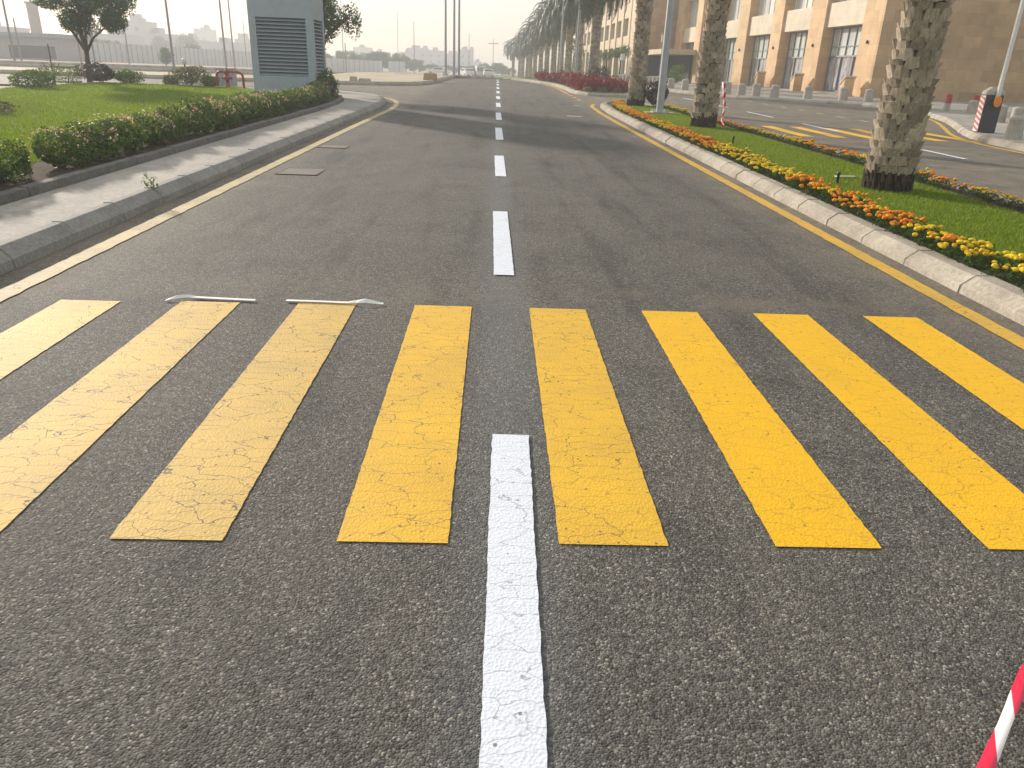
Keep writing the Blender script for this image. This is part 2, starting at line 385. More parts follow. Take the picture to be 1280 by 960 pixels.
def kerb(name, path, mat, side=1, width=.28, h=.15, L=.9, slope=.10, gap=.002):
    """blocks along the foot line; side=+1: body lies to the left of the path"""
    pts = resample(path, L); b = MB(); rr = random.Random(len(path))
    prof = [(0, -.05), (.012, h*.45), (slope, h), (width, h), (width, -.05)]
    prof = [(u, z) for u, z in prof]
    for a, c in zip(pts, pts[1:]):
        A = Vector(a); B = Vector(c); t = (B-A).normalized(); n = Vector((-t.y, t.x))*side
        g = gap/2+rr.uniform(0, .0015); jz = rr.uniform(-.004, .004); jo = rr.uniform(-.006, .006)
        rings = []
        for P, s_ in ((A+t*g, 0), (B-t*g, 1)):
            rings.append([(P.x+n.x*(u+jo), P.y+n.y*(u+jo), SL*P.y+z+(jz if z > 0 else 0)) for u, z in prof])
        m_ = len(prof); vs = rings[0]+rings[1]
        fs = [(i, i+1, i+1+m_, i+m_) for i in range(m_-1)]+[tuple(range(m_)), tuple(range(m_, 2*m_))[::-1]]
        b.add(vs, fs)
    i_ = .005
    pf = [(i_, -.05), (.012+i_, h*.45), (slope+.002, h-i_), (width-i_, h-i_), (width-i_, -.05)]     # mortar between the stones
    l_ = [offset(pts, side*u) for u, z in pf]; m_ = len(pf); vs = [(l_[k][i][0], l_[k][i][1], SL*pts[i][1]+pf[k][1]) for i in range(len(pts)) for k in range(m_)]
    b.add(vs, [(i*m_+k, i*m_+k+1, (i+1)*m_+k+1, (i+1)*m_+k) for i in range(len(pts)-1) for k in range(m_-1)])
    o = b.build(name, mat); struct(o); bevel(o, .006, 2); return o
def ribbon(path, wdt, dz):
    b = MB(); l = offset(path, wdt/2); r = offset(path, -wdt/2)
    vs = [(x, y, SL*y+dz) for x, y in l]+[(x, y, SL*y+dz) for x, y in r]; n = len(path)
    b.add(vs, [(i, n+i, n+i+1, i+1) for i in range(n-1)]); return b
def jag(path, wdt, dz, seed, step=.035, amp=.0022):
    pts = resample(path, step); r = random.Random(seed); b = MB()
    l = offset(pts, wdt/2); rr = offset(pts, -wdt/2); n = len(pts)
    vs = [(x+r.uniform(-amp, amp), y, SL*y+dz) for x, y in l]+[(x+r.uniform(-amp, amp), y, SL*y+dz) for x, y in rr]
    b.add(vs, [(i, n+i, n+i+1, i+1) for i in range(n-1)]); return b

# left walkway and lawn
WO = [(-3.5, -8), (-3.5, 8), (-3.5, 18), (-3.48, 24), (-3.6, 26.6), (-4.0, 29), (-4.7, 30.9), (-5.8, 32.2), (-7.2, 32.9)]
WO = [WO[0], WO[1], WO[2]]+smooth(WO[3:], 2)
kerb('kerb', WO, M['kerb_grey'], 1, .18, .16)
WI = [(-4.52, -8), (-4.52, 14), (-4.5, 21), (-4.6, 24), (-4.9, 26.2), (-5.4, 27.8), (-6.2, 29.2), (-8.0, 30.6)]
WI = WI[:2]+smooth(WI[2:], 2)
wo_in = offset(WO, .17)
struct(flat(wo_in+[(-8.5, 32.0), (-15.5, 32.4), (-15.5, 31.2), (-9, 30.9)]+WI[::-1], M['pave'], 'walkway', .145))
kerb('planter_kerb', WI, M['kerb_dark'], 1, .15, .225, 1.2, .03)
lb = offset(WI, .14)+[(-10.5, 31.0), (-14.2, 31.4), (-15.2, 30.9), (-15.2, 24), (-15.2, -8)]
struct(flat(lb, M['lawn'], 'lawn', .17, .25))
# hedge soil strip
struct(flat([(-4.66, -8), (-4.64, 21), (-4.74, 24), (-5.05, 26.2), (-5.6, 27.9), (-6.1, 27.6), (-5.75, 25.5), (-5.65, 23), (-5.6, -8)], M['soil'], 'soil_bed', .175))
# median
MLo = [(3.62, -8), (3.62, 8), (3.62, 20), (3.66, 26), (3.8, 29.5), (4.1, 31.3), (4.9, 32.0), (5.7, 31.6), (6.15, 29.8), (6.35, 27), (6.65, 14), (6.65, -8)]
MLo = MLo[:3]+smooth(MLo[3:10], 2)+MLo[10:]
kerb('kerb', MLo, M['kerb'], -1, .25, .135, .85, .11)
struct(flat(offset(MLo, -.24), M['lawn'], 'lawn', .10, .2))
struct(flat([(3.87, -8), (3.87, 22), (3.93, 27), (4.2, 30.2), (4.6, 31.2), (4.8, 30.4), (4.4, 27), (4.27, 22), (4.27, -8)], M['soil'], 'soil_bed', .105))
struct(flat([(6.39, -8), (6.39, 14), (6.1, 27), (5.85, 29.6), (5.6, 29.6), (5.75, 27), (6.03, 14), (6.03, -8)], M['soil'], 'soil_bed', .105))
# second island with the palm row
I2 = [(7.2, 63), (7.3, 42), (6.9, 39.5), (5.8, 38.8), (4.5, 38.9), (3.85, 40.2), (3.85, 48), (3.5, 53.5), (2.5, 58.5), (1.2, 62.2), (-.5, 63.2)]
I2 = smooth(I2, 2)
kerb('kerb', I2, M['kerb'], -1, .28, .16, .9, .12)
struct(flat(offset(I2, -.27)+[(-.5, 64), (7.2, 64)], M['lawn'], 'lawn', .13, .18))
# far transverse kerb and sandy verge beyond it
kerb('kerb', [(-.5, 63.3), (-8, 63.4)], M['kerb'], -1, .3, .18, .9)
b = MB(); xs = [-30, -10, 2, 12, 22]; ys = [63.7, 80, 110, 150, 200, 260]
b.add([(x, y, T(x, y)+.03) for y in ys for x in xs], [(j*5+i, j*5+i+1, j*5+i+6, j*5+i+5) for j in range(5) for i in range(4)])
struct(b.build('verge', M['pave_sand']))
b = MB(); xs = [1.5, 8, 22]; ys = [64.2, 78, 95, 120, 150, 200, 230]
b.add([(x, y, T(x, y)+.06) for y in ys for x in xs], [(j*3+i, j*3+i+1, j*3+i+4, j*3+i+3) for j in range(6) for i in range(2)])
struct(b.build('lawn', M['lawn']))
b = MB(); b.add([(x, y, T(x, y)+.07) for x, y in [(-2, 120), (8, 120), (9, 228), (-8, 228)]], [(0, 1, 2, 3)]); struct(b.build('lawn', M['lawn']))
# sandy corner island across the side road
I3 = [(-60, 38.6), (-20, 40.2), (-9, 41.4), (-5.2, 42.9), (-4.0, 45.2), (-3.65, 50), (-3.5, 58), (-3.1, 63.6)]
I3 = [I3[0], I3[1]]+smooth(I3[2:], 2)
kerb('kerb', I3, M['kerb'], 1, .28, .18, 1.0)
struct(flat(offset(I3, .26)+[(-11, 63.6), (-11, 46.8), (-60, 43.0)], M['pave_sand'], 'pavement', .15, .2))
struct(flat([(-11.2, 46.9), (-11.2, 63.4), (-60, 62), (-60, 43.4)], M['kerb_grey'], 'parking_lot', .0))
for yy, xa, xb in ((43.3, -60, -11), (49.5, -60, -14), (57, -60, -10.5)):
    kerb('kerb', [(xb, yy+3.4), (xa, yy-.6)], M['kerb'], -1, .35, .17, 2.0)
# right-hand pavement
RK = [(7.9, 66), (8.8, 58), (10.5, 49), (11.7, 44.2), (13.2, 41.2), (16.2, 39.9), (18.0, 38.9), (18.4, 36.6), (17.5, 33), (16.4, 29.0), (14.6, 25), (12.9, 21.6), (12.15, 19), (12.0, 16.5), (12.0, 8), (12.0, -8)]
RK = smooth(RK[:14], 2)+RK[14:]
kerb('kerb', RK, M['kerb'], 1, .28, .15, .9)
struct(flat(offset(RK, .26)+[(60, -8), (60, 66)], M['pave'], 'pavement', .14, .2))
struct(flat([(18.9, 38.6), (19.0, 36.6), (18.2, 34.2), (24, 34.2), (26, 40)], M['pave'], 'pavement', .15))

# ------------------------------------------------------------------ painted markings
def marking(b, name, mat, label, group=None, cat='road marking'):
    o = b.build(name, mat); tag(o, label, cat, group); return o
SX = [-2.61, -1.85, -1.09, -.32, .45, 1.215, 1.985, 2.755]
for i, x in enumerate(SX):
    y0 = 2.165+.008*i; y1 = 4.79+(.11 if i > 1 else .04*i+.0)+.003*i
    bb = jag([(x, y0), (x, y1)], .382, .004, i)
    d = ['faded pale yellow crossing stripe at the far left by the kerb line', 'pale yellow crossing stripe with masking tape along its far end, second from left',
         'cracked yellow crossing stripe, third from left, with curled masking tape at its far end', 'yellow crossing stripe just left of the white centre line',
         'bright yellow crossing stripe just right of the white centre line', 'deep yellow crossing stripe, third from the right edge of the crossing',
         'deep yellow crossing stripe, second from the right edge of the crossing', 'short-looking deep yellow stripe at the right end of the crossing'][i]
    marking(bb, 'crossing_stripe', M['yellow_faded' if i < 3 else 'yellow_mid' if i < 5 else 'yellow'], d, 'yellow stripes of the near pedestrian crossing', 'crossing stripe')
D = [(.35, 3.03), (5.70, 8.33), (10.98, 13.44), (16.17, 19.04), (21.56, 24.46), (27.3, 29.9), (32.7, 35.2), (38.0, 40.6), (43.5, 46.0), (49, 51.5), (54.3, 56.8), (59.5, 61.5)]
for i, (a, c) in enumerate(D):
    x = .088 if i == 0 else .085
    lab = 'long white centre dash nearest the camera, running between the yellow stripes' if i == 0 else 'white centre-line dash, %s beyond the crossing' % ordw(i-1)
    marking(jag([(x-.018 if i == 0 else x+.01, a), (x+.014 if i == 0 else x-.01, c)], .163 if i == 0 else .158, .008, 50+i, amp=.0025), 'centre_dash', M['white'], lab, 'white dashes down the middle of the road', 'road dash')
lpath = [(-3.215, -8), (-3.215, 8), (-3.22, 18), (-3.18, 24), (-3.25, 26.6), (-3.65, 29.2), (-4.35, 31.0), (-5.4, 32.4)]
lpath = lpath[:3]+smooth(lpath[3:], 3)
marking(jag(lpath, .155, .006, 90, .1, .007), 'edge_line', M['pale_line'], 'worn pale yellow edge line along the left kerb', None, 'edge line')  # pale tone stands in for low sun glare; cracks and dirt are wear
rpath = [(3.37, -8), (3.38, 8), (3.38, 22), (3.42, 26), (3.55, 29.6), (3.82, 31.4)]
marking(jag(rpath, .145, .006, 91, .1, .006), 'edge_line', M['yellow_line'], 'yellow edge line along the flowered median kerb on the right', None, 'edge line')
for i, yy in enumerate((34.2, 36.1, 38.0)):
    marking(jag([(3.55, yy), (3.6, yy+.9)], .16, .006, 95+i), 'gap_dash', M['yellow_line'], 'pale yellow dash across the median gap, %s from the flower bed' % ordw(i), 'dashes across the gap in the median', 'road dash')
marking(jag([(3.58, 39.9), (3.6, 48), (3.25, 53.5), (2.2, 58.4)], .15, .006, 99, .2), 'edge_line', M['yellow_line'], 'thin yellow line beside the red shrub island kerb', None, 'edge line')
for i in range(6):
    x = 7.85+.86*i
    marking(jag([(x, 19.7), (x, 22.9)], .36, .004, 120+i), 'crossing_stripe', M['yellow'], 'yellow stripe of the distant crossing, %s from the median' % ordw(i), 'yellow stripes of the far crossing', 'crossing stripe')
for i, (a, c) in enumerate([(10.6, 12.4), (15.5, 17.2), (21.6, 24.3), (27.0, 29.9), (32.5, 35), (38, 40.5)]):
    marking(jag([(9.46, a), (9.46, c)], .13, .009, 130+i, .2), 'lane_dash', M['white'], 'white lane dash on the right-hand road, %s from the camera' % ordw(i), 'white dashes on the right-hand road', 'road dash')
for i, yy in enumerate((26.3, 28.2, 30.1, 32.0, 34.1, 36.6, 38.9)):
    marking(jag([(12.45, yy), (12.5, yy+.8)], .16, .006, 140+i, .2), 'lane_dash', M['pale_line'], 'short cream dash before the stone building, %s from the camera' % ordw(i), 'short cream dashes beside the building pavement', 'road dash')
rk2 = offset([p for p in RK if p[1] < 31], -.28)
marking(jag(rk2, .14, .006, 150, .2), 'edge_line', M['yellow_line'], 'yellow line curving round the barrier gate pavement', None, 'edge line')
marking(jag([(2.15, 24.1), (2.62, 24.1)], .22, .006, 151), 'stray_mark', M['dullwhite'], 'small white painted block alone on the asphalt right of centre', None, 'road marking')
marking(jag([(2.9, 30.1), (3.15, 30.1)], .14, .006, 152), 'stray_mark', M['dullwhite'], 'tiny white painted speck near the end of the flower bed', None, 'road marking')
# utility covers
for i, (x, y, a, c) in enumerate([(-2.68, 10.85, .5, .62), (-2.85, 14.0, .45, .45)]):
    t = thing('utility_cover', ['square rusty-edged utility cover set in asphalt, nearer one by left line', 'square utility cover set in asphalt, farther one by left line'][i], 'manhole cover', (x, y, SL*y), 0, 'utility covers beside the left line')
    b = MB(); b.box(-a/2, a/2, -c/2, c/2, -.01, .005)
    o = b.build('plate', rough_mat('cover_plate', (.14, .13, .115), (.20, .185, .16), 3, .8, ((30, .4, .004),)), t)
    b = MB()
    for q in ((-a/2-.03, a/2+.03, -c/2-.03, -c/2-.002), (-a/2-.03, a/2+.03, c/2+.002, c/2+.03), (-a/2-.03, -a/2-.002, -c/2-.001, c/2+.001), (a/2+.002, a/2+.03, -c/2-.001, c/2+.001)):
        b.box(*q, -.01, .007)
    b.build('rim', plain('rust', (.13, .06, .035), .8), t)
# masking tape strips
def strip(name, pts, wd, label):
    b = MB(); vs = []
    for (x, y, z, tw) in pts:
        vs += [(x, y-wd/2*math.cos(tw), SL*y+z-wd/2*math.sin(tw)+.0), (x, y+wd/2*math.cos(tw), SL*y+z+wd/2*math.sin(tw))]
    b.add(vs, [(2*i, 2*i+1, 2*i+3, 2*i+2) for i in range(len(pts)-1)])
    o = b.build(name, plain('masking_tape', (.80, .78, .72), .6)); so_ = o.modifiers.new('s', 'SOLIDIFY'); so_.thickness = .001
    return tag(o, label, 'tape strip', 'masking tape left on the crossing stripes')
strip('masking_tape', [(-2.14, 4.82, .010, 0), (-2.08, 4.86, .022, .4), (-2.02, 4.90, .018, .3), (-1.97, 4.90, .012, 0), (-1.8, 4.885, .012, 0), (-1.57, 4.87, .012, 0)], .035, 'masking tape strip lying across the end of the second yellow stripe')
strip('masking_tape', [(-1.37, 4.885, .012, 0), (-1.15, 4.88, .012, 0), (-.96, 4.87, .013, 0), (-.90, 4.87, .02, .3), (-.84, 4.865, .03, .6), (-.78, 4.87, .02, .3), (-.72, 4.87, .012, 0)], .035, 'masking tape strip with a curled end at the third yellow stripe')

# ------------------------------------------------------------------ buildings on the right
A1 = math.atan2(.045, 1); O1 = Vector((21.9, 47.3)); U1 = Vector((-.045, 1)).normalized(); N1 = Vector((-U1.y, U1.x))  # N1 points at the road (-x)
Z0 = SL*47.3
def wall_box(b, O, U, N, s0, s1, d0, d1, z0, z1):
    """s along the facade, d into the building"""
    P = [O+U*s0-N*d0, O+U*s1-N*d0, O+U*s1-N*d1, O+U*s0-N*d1]
    vs = [(p.x, p.y, z0) for p in P]+[(p.x, p.y, z1) for p in P]
    b.add(vs, [(0,3,2,1),(4,5,6,7),(0,1,5,4),(1,2,6,5),(2,3,7,6),(3,0,4,7)])
bl = thing('stone_building', 'warm sandstone building with tall pillars and shop windows behind the bollards', 'building', (0, 0, 0))
pil = [(0, 2.1), (7.4, 9.7), (14.6, 16.6), (22.0, 24.4), (29.2, 31.4), (35.4, 37.3), (42.2, 45.0)]
ZT = 15.0
for i, (a, c) in enumerate(pil):
    b = MB(); wall_box(b, O1, U1, N1, a, c, 0, 1.25, 0, ZT); o = b.build('pillar', M['stone'], bl)
b = MB()   # body behind
wall_box(b, O1, U1, N1, .02, 45, 1.9, 22, 0, ZT-.5); b.build('body', M['dark_open'], bl)
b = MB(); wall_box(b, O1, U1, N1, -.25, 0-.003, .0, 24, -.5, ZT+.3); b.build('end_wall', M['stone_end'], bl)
for i in range(len(pil)-1):
    a = pil[i][1]; c = pil[i+1][0]
    b = MB(); wall_box(b, O1, U1, N1, a+.002, c-.002, .18, 1.3, 4.8, 6.22); b.build('spandrel', M['cream'], bl)
    b = MB(); wall_box(b, O1, U1, N1, a+.002, c-.002, .18, 1.3, 8.9, 10.3); b.build('spandrel', M['cream'], bl)
    b = MB(); wall_box(b, O1, U1, N1, a+.002, c-.002, .18, 1.3, 13.2, ZT); b.build('spandrel', M['cream'], bl)
    # upper windows
    for z0, z1 in ((6.22, 8.9), (10.3, 13.2)):
        b = MB(); wall_box(b, O1, U1, N1, a+.06, c-.06, 0.82, 0.86, z0+.06, z1-.06); pn = None
        fr = MB()
        wall_box(fr, O1, U1, N1, a+.003, c-.003, .75, .9, z0+.003, z0+.07); wall_box(fr, O1, U1, N1, a+.003, c-.003, .75, .9, z1-.07, z1-.003)
        n = 5
        for k in range(n+1):
            s = a+.03+(c-a-.06)*k/n; wall_box(fr, O1, U1, N1, s-.025, s+.025, .755, .89, z0+.07, z1-.07)
        wd = fr.build('window', M['white_metal'], bl); b.build('pane', M['curtain'], wd)
    # shopfront: step, lower posters, mullion, upper grid
    b = MB(); wall_box(b, O1, U1, N1, a-.2, c+.2, -.35, 1.2, .2, Z0+.32); b.build('step', M['pave'], bl)
    fr = MB(); zb = Z0+.33; zm = 3.05; zt = 4.8
    wall_box(fr, O1, U1, N1, a+.003, c-.003, .73, .9, zm-.05, zm+.05); wall_box(fr, O1, U1, N1, a+.003, c-.003, .73, .9, zt-.09, zt-.003); wall_box(fr, O1, U1, N1, a+.003, c-.003, .73, .9, zb, zb+.08)
    n = 5
    for k in range(n+1):
        s = a+.03+(c-a-.06)*k/n; wall_box(fr, O1, U1, N1, s-.025, s+.025, .74, .89, zm+.05, zt-.09)
    wall_box(fr, O1, U1, N1, a+.003, c-.003, .745, .88, 3.62, 3.66)
    for k in (0, .36, .68, 1):
        s = a+.05+(c-a-.1)*k; wall_box(fr, O1, U1, N1, s-(.07 if k == .36 else .03), s+(.07 if k == .36 else .03), .72, .92, zb+.08, zm-.05)
    wd = fr.build('shopfront', M['frame'], bl)
    b = MB(); wall_box(b, O1, U1, N1, a+.05, c-.05, 0.82, 0.85, zm+.05, zt-.08); b.build('pane', M['curtain'], wd)
    b = MB(); wall_box(b, O1, U1, N1, a+.05, c-.05, 0.82, 0.85, zb+.07, zm-.05); b.build('poster', M['poster'], wd)
b = MB(); wall_box(b, O1, U1, N1, -.3, 45.2, -.12, 1.4, ZT+.003, ZT+.6); b.build('cornice', M['cream'], bl)
for i, (a, c) in enumerate(pil[:-1]):   # tiny wall lamps on the pillars
    b = MB(); P = O1+U1*((a+c)/2)+N1*.06; b.lathe([(.05, -.1), (.07, -.05), (.07, .06), (.02, .1)], 8, (P.x, P.y, 3.75)); b.build('wall_lamp', M['dark_metal'], bl)
b = MB(); b.box(24.3, 24.5, O1.y-.33, O1.y-.24, 3.2, 3.36); b.build('wall_lamp', M['dark_metal'], bl)
# slanted stone plinths at the pillars' feet
for i, s in enumerate((1.1, 8.5, 15.5)):
    P = O1+U1*s+N1*.75; rz = math.atan2(U1.y, U1.x)
    t = thing('stone_plinth', 'slant-topped stone plinth at foot of %s pillar from the building corner' % ordw(i), 'plinth', (P.x, P.y, SL*P.y+.13), rz, 'slant-topped plinths before the pillars'); t.scale = (.5, .5, .75)
    b = MB(); prof = [(-.55, 0), (.55, 0), (.55, .85), (-.55, 1.35)]
    vs = [(u, v, z) for v in (-.6, .6) for u, z in prof] ; b.add(vs, [(0,1,2,3), (7,6,5,4), (0,4,5,1), (1,5,6,2), (2,6,7,3), (3,7,4,0)])
    o = b.build('base', M['stone'], t); bevel(o, .02)
    b = MB(); b.add([(-.68, -.68, 1.44), (-.68, .68, 1.44), (.66, .68, .83), (.66, -.68, .83), (-.68, -.68, 1.54), (-.68, .68, 1.54), (.66, .68, .93), (.66, -.68, .93)], [(0,1,2,3),(7,6,5,4),(0,4,5,1),(1,5,6,2),(2,6,7,3),(3,7,4,0)])
    b.build('cap', M['cream'], t)
# porte-cochere
cn = thing('entrance_canopy', 'dark box-like entrance canopy between the two stone wings', 'canopy', (0, 0, 0))
b = MB(); Pc = O1
wall_box(b, O1, U1, N1, 36.2, 46.5, -3.4, -.01, 3.5, 4.0); b.build('roof', M['cream2'], cn)
b = MB(); wall_box(b, O1, U1, N1, 36.3, 36.9, -3.3, -2.9, .6, 3.497); b.build('column', M['stone'], cn)
b = MB(); wall_box(b, O1, U1, N1, 45.7, 46.3, -3.3, -2.9, .6, 3.497); b.build('column', M['stone'], cn)
b = MB(); wall_box(b, O1, U1, N1, 45.3, 45.6, -3.3, -.02, .3, 3.497); wall_box(b, O1, U1, N1, 37, 45.29, -.3, -.03, .3, 3.497); b.build('back_wall', M['dark_open'], cn)  # shade inside the canopy put into near-black wall colour
# second wing, set forward
O2 = Vector((15.6, 93.5)); U2 = Vector((-.008, 1)).normalized(); N2 = Vector((-U2.y, U2.x))
w2 = thing('stone_wing', 'cream stone wing with rows of narrow windows behind the palm trunks', 'building', (0, 0, 0))
T2 = 14.5; L2 = 58
b = MB(); wall_box(b, O2, U2, N2, 0, L2, 1.0, 20, -1, T2-.1); b.build('body', M['dark_open'], w2)
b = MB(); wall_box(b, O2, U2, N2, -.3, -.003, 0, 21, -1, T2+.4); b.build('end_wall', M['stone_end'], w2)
K = 1.14
def bands(z0, z1):
    b = MB(); wall_box(b, O2, U2, N2, .003, L2, .12, 1.0, z0, z1); return b.build('band', M['cream2'], w2)
bands(4.6, 5.75); bands(7.7, 9.3); bands(12.3, T2)
cols = [0.0]+[4.2+5.3*i for i in range(11)]
for i, s in enumerate(cols):
    wd = 3.6 if i == 0 else 1.4
    b = MB(); wall_box(b, O2, U2, N2, s+.004, s+wd, 0, 1.1, -1, T2-.004); b.build('pier', M['cream2'], w2)
for i in range(len(cols)-1):
    a = cols[i]+(3.6 if i == 0 else 1.4); c = cols[i+1]
    if c-a < .9: continue
    for z0, z1, m_ in ((5.75, 7.7, M['curtain']), (1, 4.6, M['glass'])):
        fr = MB(); mid = (a+c)/2
        wall_box(fr, O2, U2, N2, mid-.06, mid+.06, .49, .71, z0, z1); wall_box(fr, O2, U2, N2, a+.003, c-.003, .5, .7, max(z0, 1.2)+.003, max(z0, 1.2)+.1)
        o = fr.build('window', M['frame'], w2); b = MB(); wall_box(b, O2, U2, N2, a+.01, c-.01, .6, .64, z0+.1, z1-.01); b.build('pane', m_, o)
    b = MB(); mid = (a+c)/2; wall_box(b, O2, U2, N2, mid-.5, mid+.5, .05, 1.0, 9.303, 12.297); b.build('mullion', M['cream2'], w2)
    b = MB(); wall_box(b, O2, U2, N2, a+.01, c-.01, .7, .74, 9.31, 12.29); b.build('pane', M['glass'], w2)

# ------------------------------------------------------------------ bollards
bo = thing('bollard', '', 'bollard', (12, 55, 0), 0)
b = MB(); b.lathe([(.235, -.1), (.23, .05), (.21, .50)], 20); b.build('post', M['bollard'], bo)
b = MB(); b.lathe([(.213, .502), (.218, .52), (.215, .56), (.17, .60), (.08, .63), (.01, .635)], 20); b.build('cap', M['bollard'], bo)
far_b = [(11.1, 51.3), (11.5, 49.1), (11.85, 47.2), (12.3, 45.6), (12.75, 44.4), (13.25, 43.4), (13.8, 42.6), (14.6, 42.0), (16.2, 41.6), (17.9, 41.2), (19.0, 40.7), (19.3, 38.9)]
line = [(9.2+.145*i, 59.6-.68*i) for i in range(12)]
places = []
for i, p in enumerate(line): places.append((p, 'low concrete bollard, %s from far end of row by cream wing' % ordw(i), 'close row of bollards before the cream wing'))
for i, p in enumerate(far_b): places.append((p, 'round concrete bollard along the shop pavement, %s counting from the canopy' % ordw(i), 'bollards along the shop pavement'))
near = [(12.85, 19.35, 'round concrete bollard nearest the camera, right of the barrier box'), (16.95, 26.5, 'concrete bollard just right of the barrier box, half behind it'), (17.2, 26.0, 'pale concrete bollard in the pair behind the nearest bollard, left one'),
        (18.7, 27.2, 'pale concrete bollard beside the sign pole at right edge'), (19.25, 32.0, 'concrete bollard left of the barrier box, against the brown wall')]
for x, y, l in near: places.append(((x, y), l, 'bollards around the barrier gate'))
for i, ((x, y), l, g) in enumerate(places):
    z = SL*y+.13
    if i == 0: o = bo; o.location = (x, y, z); o['label'] = l; o['group'] = g
    else: o = dup(bo, (x, y, z), random.uniform(0, 6), l, g)
    o.scale = (.84, .84, random.uniform(.82, .9)) if y < 35 else (1, 1, random.uniform(.95, 1.1))
for i, (x, y) in enumerate([(18.85, 32.7), (19.2, 32.4)]):
    x += (-.25, .35)[i]
    t = thing('marker_post', 'red-topped grey marker post by the brown wall, %s one' % ('left', 'right')[i], 'post', (x, y, SL*y+.13), 0, 'red-topped posts by the brown wall')
    b = MB(); b.lathe([(.13, -.1), (.12, .35)], 14); b.build('post', M['bollard'], t)
    b = MB(); b.lathe([(.125, .352), (.125, .66), (.06, .70)], 14); b.build('cap', M['red_paint'], t)

# ------------------------------------------------------------------ barrier gate
bx, by = 13.32, 21.35
bg_ = thing('barrier_gate', 'dark grey parking barrier box with raised white arm and orange disc', 'barrier gate', (bx, by, SL*by+.14), R(-14)); bg_.scale = (.93,)*3
b = MB(); b.box(-.23, .23, -.2, .2, 0, 1.02); bevel(b.build('cabinet', M['dark_metal'], bg_), .015)
b = MB(); b.box(-.245, -.233, -.2, .2, .03, 1.0); b.build('side_panel', M['white_metal'], bg_)
b = MB()
for k in range(7):
    z = .03+k*.14; b.add([(-.249, -.2, z), (-.249, .2, z+.10), (-.249, .2, min(1.0, z+.17)), (-.249, -.2, z+.07)], [(0, 1, 2, 3)])
so2 = b.build('side_stripes', M['red_band'], bg_); mm = so2.modifiers.new('s', 'SOLIDIFY'); mm.thickness = .002
b = MB(); vs = [(-.26, -.22, 1.02), (.26, -.22, 1.02), (.26, .22, 1.02), (-.26, .22, 1.02), (-.24, -.2, 1.12), (.24, -.2, 1.12), (.24, .2, 1.12), (-.24, .2, 1.12), (-.1, -.12, 1.24), (.1, -.12, 1.24), (.1, .12, 1.24), (-.1, .12, 1.24)]
b.add(vs, [(0,1,5,4),(1,2,6,5),(2,3,7,6),(3,0,4,7),(4,5,9,8),(5,6,10,9),(6,7,11,10),(7,4,8,11),(8,9,10,11),(3,2,1,0)]); bevel(b.build('lid', M['bollard'], bg_), .03, 3)
b = MB(); b.tube([(.04, -.355, 0), (.04, -.40, 0)], .095, 20); o = b.build('disc', M['orange_pl'], bg_); o.scale = (1.0, 1, 1.6); o.location = (0, 0, .86)
b = MB(); b.box(0, .08, -.35, -.205, .80, 4.6); arm = b.build('arm', M['white_metal'], bg_)
b = MB()
for k in range(4): b.box(.082, .09, -.345, -.28, 1.3+.8*k, 1.65+.8*k)
b.build('reflector', M['red_band'], arm)
# sign at the right edge
sx_, sy_ = 19.3, 28.6
sg = thing('road_sign', 'white rectangular sign on a thin grey pole at the right edge', 'sign', (sx_, sy_, SL*sy_+.14), 0)
b = MB(); b.tube([(0, 0, 0), (.02, 0, 2.1)], .03, 10); b.build('pole', M['pole'], sg)
b = MB(); b.box(-.12, .5, -.045, -.03, 1.45, 2.2); pl = bevel(b.build('plate', M['white_metal'], sg), .01)
b = MB()
for k, (x0, x1, z0, z1) in enumerate([(0, .03, 1.52, 1.68), (.03, .1, 1.65, 1.68), (.03, .08, 1.59, 1.615), (.14, .17, 1.52, 1.68), (.17, .24, 1.65, 1.68), (.17, .22, 1.59, 1.615)]): b.box(x0, x1, -.049, -.0455, z0, z1)
b.build('lettering', M['dark_metal'], pl)

# ------------------------------------------------------------------ poles
def pole(x, y, h, r0, r1, label, cat='lamp post', mat='pole', name='lamp_post', base=True, head=True, dz=.14, lean=(0, 0), group=None):
    t = thing(name, label, cat, (x, y, T(x, y)+dz), 0, group)
    b = MB(); b.tube([(0, 0, 0), (lean[0]*.5, lean[1]*.5, h*.5), (lean[0], lean[1], h)], [r0, (r0+r1)/2, r1], 14); b.build('shaft', M[mat], t)
    if base:
        b = MB(); b.box(-r0*2.2, r0*2.2, -r0*2.2, r0*2.2, -.02, .035)
        for sx in (-1, 1):
            for sy in (-1, 1): b.lathe([(.02, .035), (.02, .09), (.012, .10)], 6, (sx*r0*1.7, sy*r0*1.7, 0))
        b.build('base_plate', M[mat], t)
    if head:
        b = MB(); b.tube([(lean[0], lean[1], h-.05), (lean[0]-.5, lean[1], h+.15), (lean[0]-1.2, lean[1], h+.2)], .035, 8); b.box(lean[0]-1.9, lean[0]-1.1, -.14+lean[1], .14+lean[1], h+.14, h+.26); b.build('lamp_head', M[mat], t)
    return t
lp = pole(5.14, 25.0, 8.5, .125, .09, 'tall grey lamp post standing in the flowered median lawn')
b = MB(); b.box(-.5, .5, -.35, .35, -.06, .012); b.build('footing', M['kerb'], lp)
lp.scale = (.9, .9, 1)
for i, (px, yy) in enumerate([(557, 62.3), (567.5, 62.7), (573.5, 63.1)]):
    x = at(px, 97, yy)[0]
    pole(x, yy, 11, .10, .05, 'bare grey flagpole at the far junction, %s of three' % ('left', 'middle', 'right')[i], 'flagpole', 'pole', 'flagpole', True, False, .15, (0, 0), 'three flagpoles at the junction')
for i, (px, yy) in enumerate([(699, 68), (719, 52.5)]):
    pole(at(px, 105, yy)[0], yy, 9, .09, .06, 'thin pale lamp post among the palm trunks, %s one' % ('farther', 'nearer')[i], group='lamp posts in the palm row')
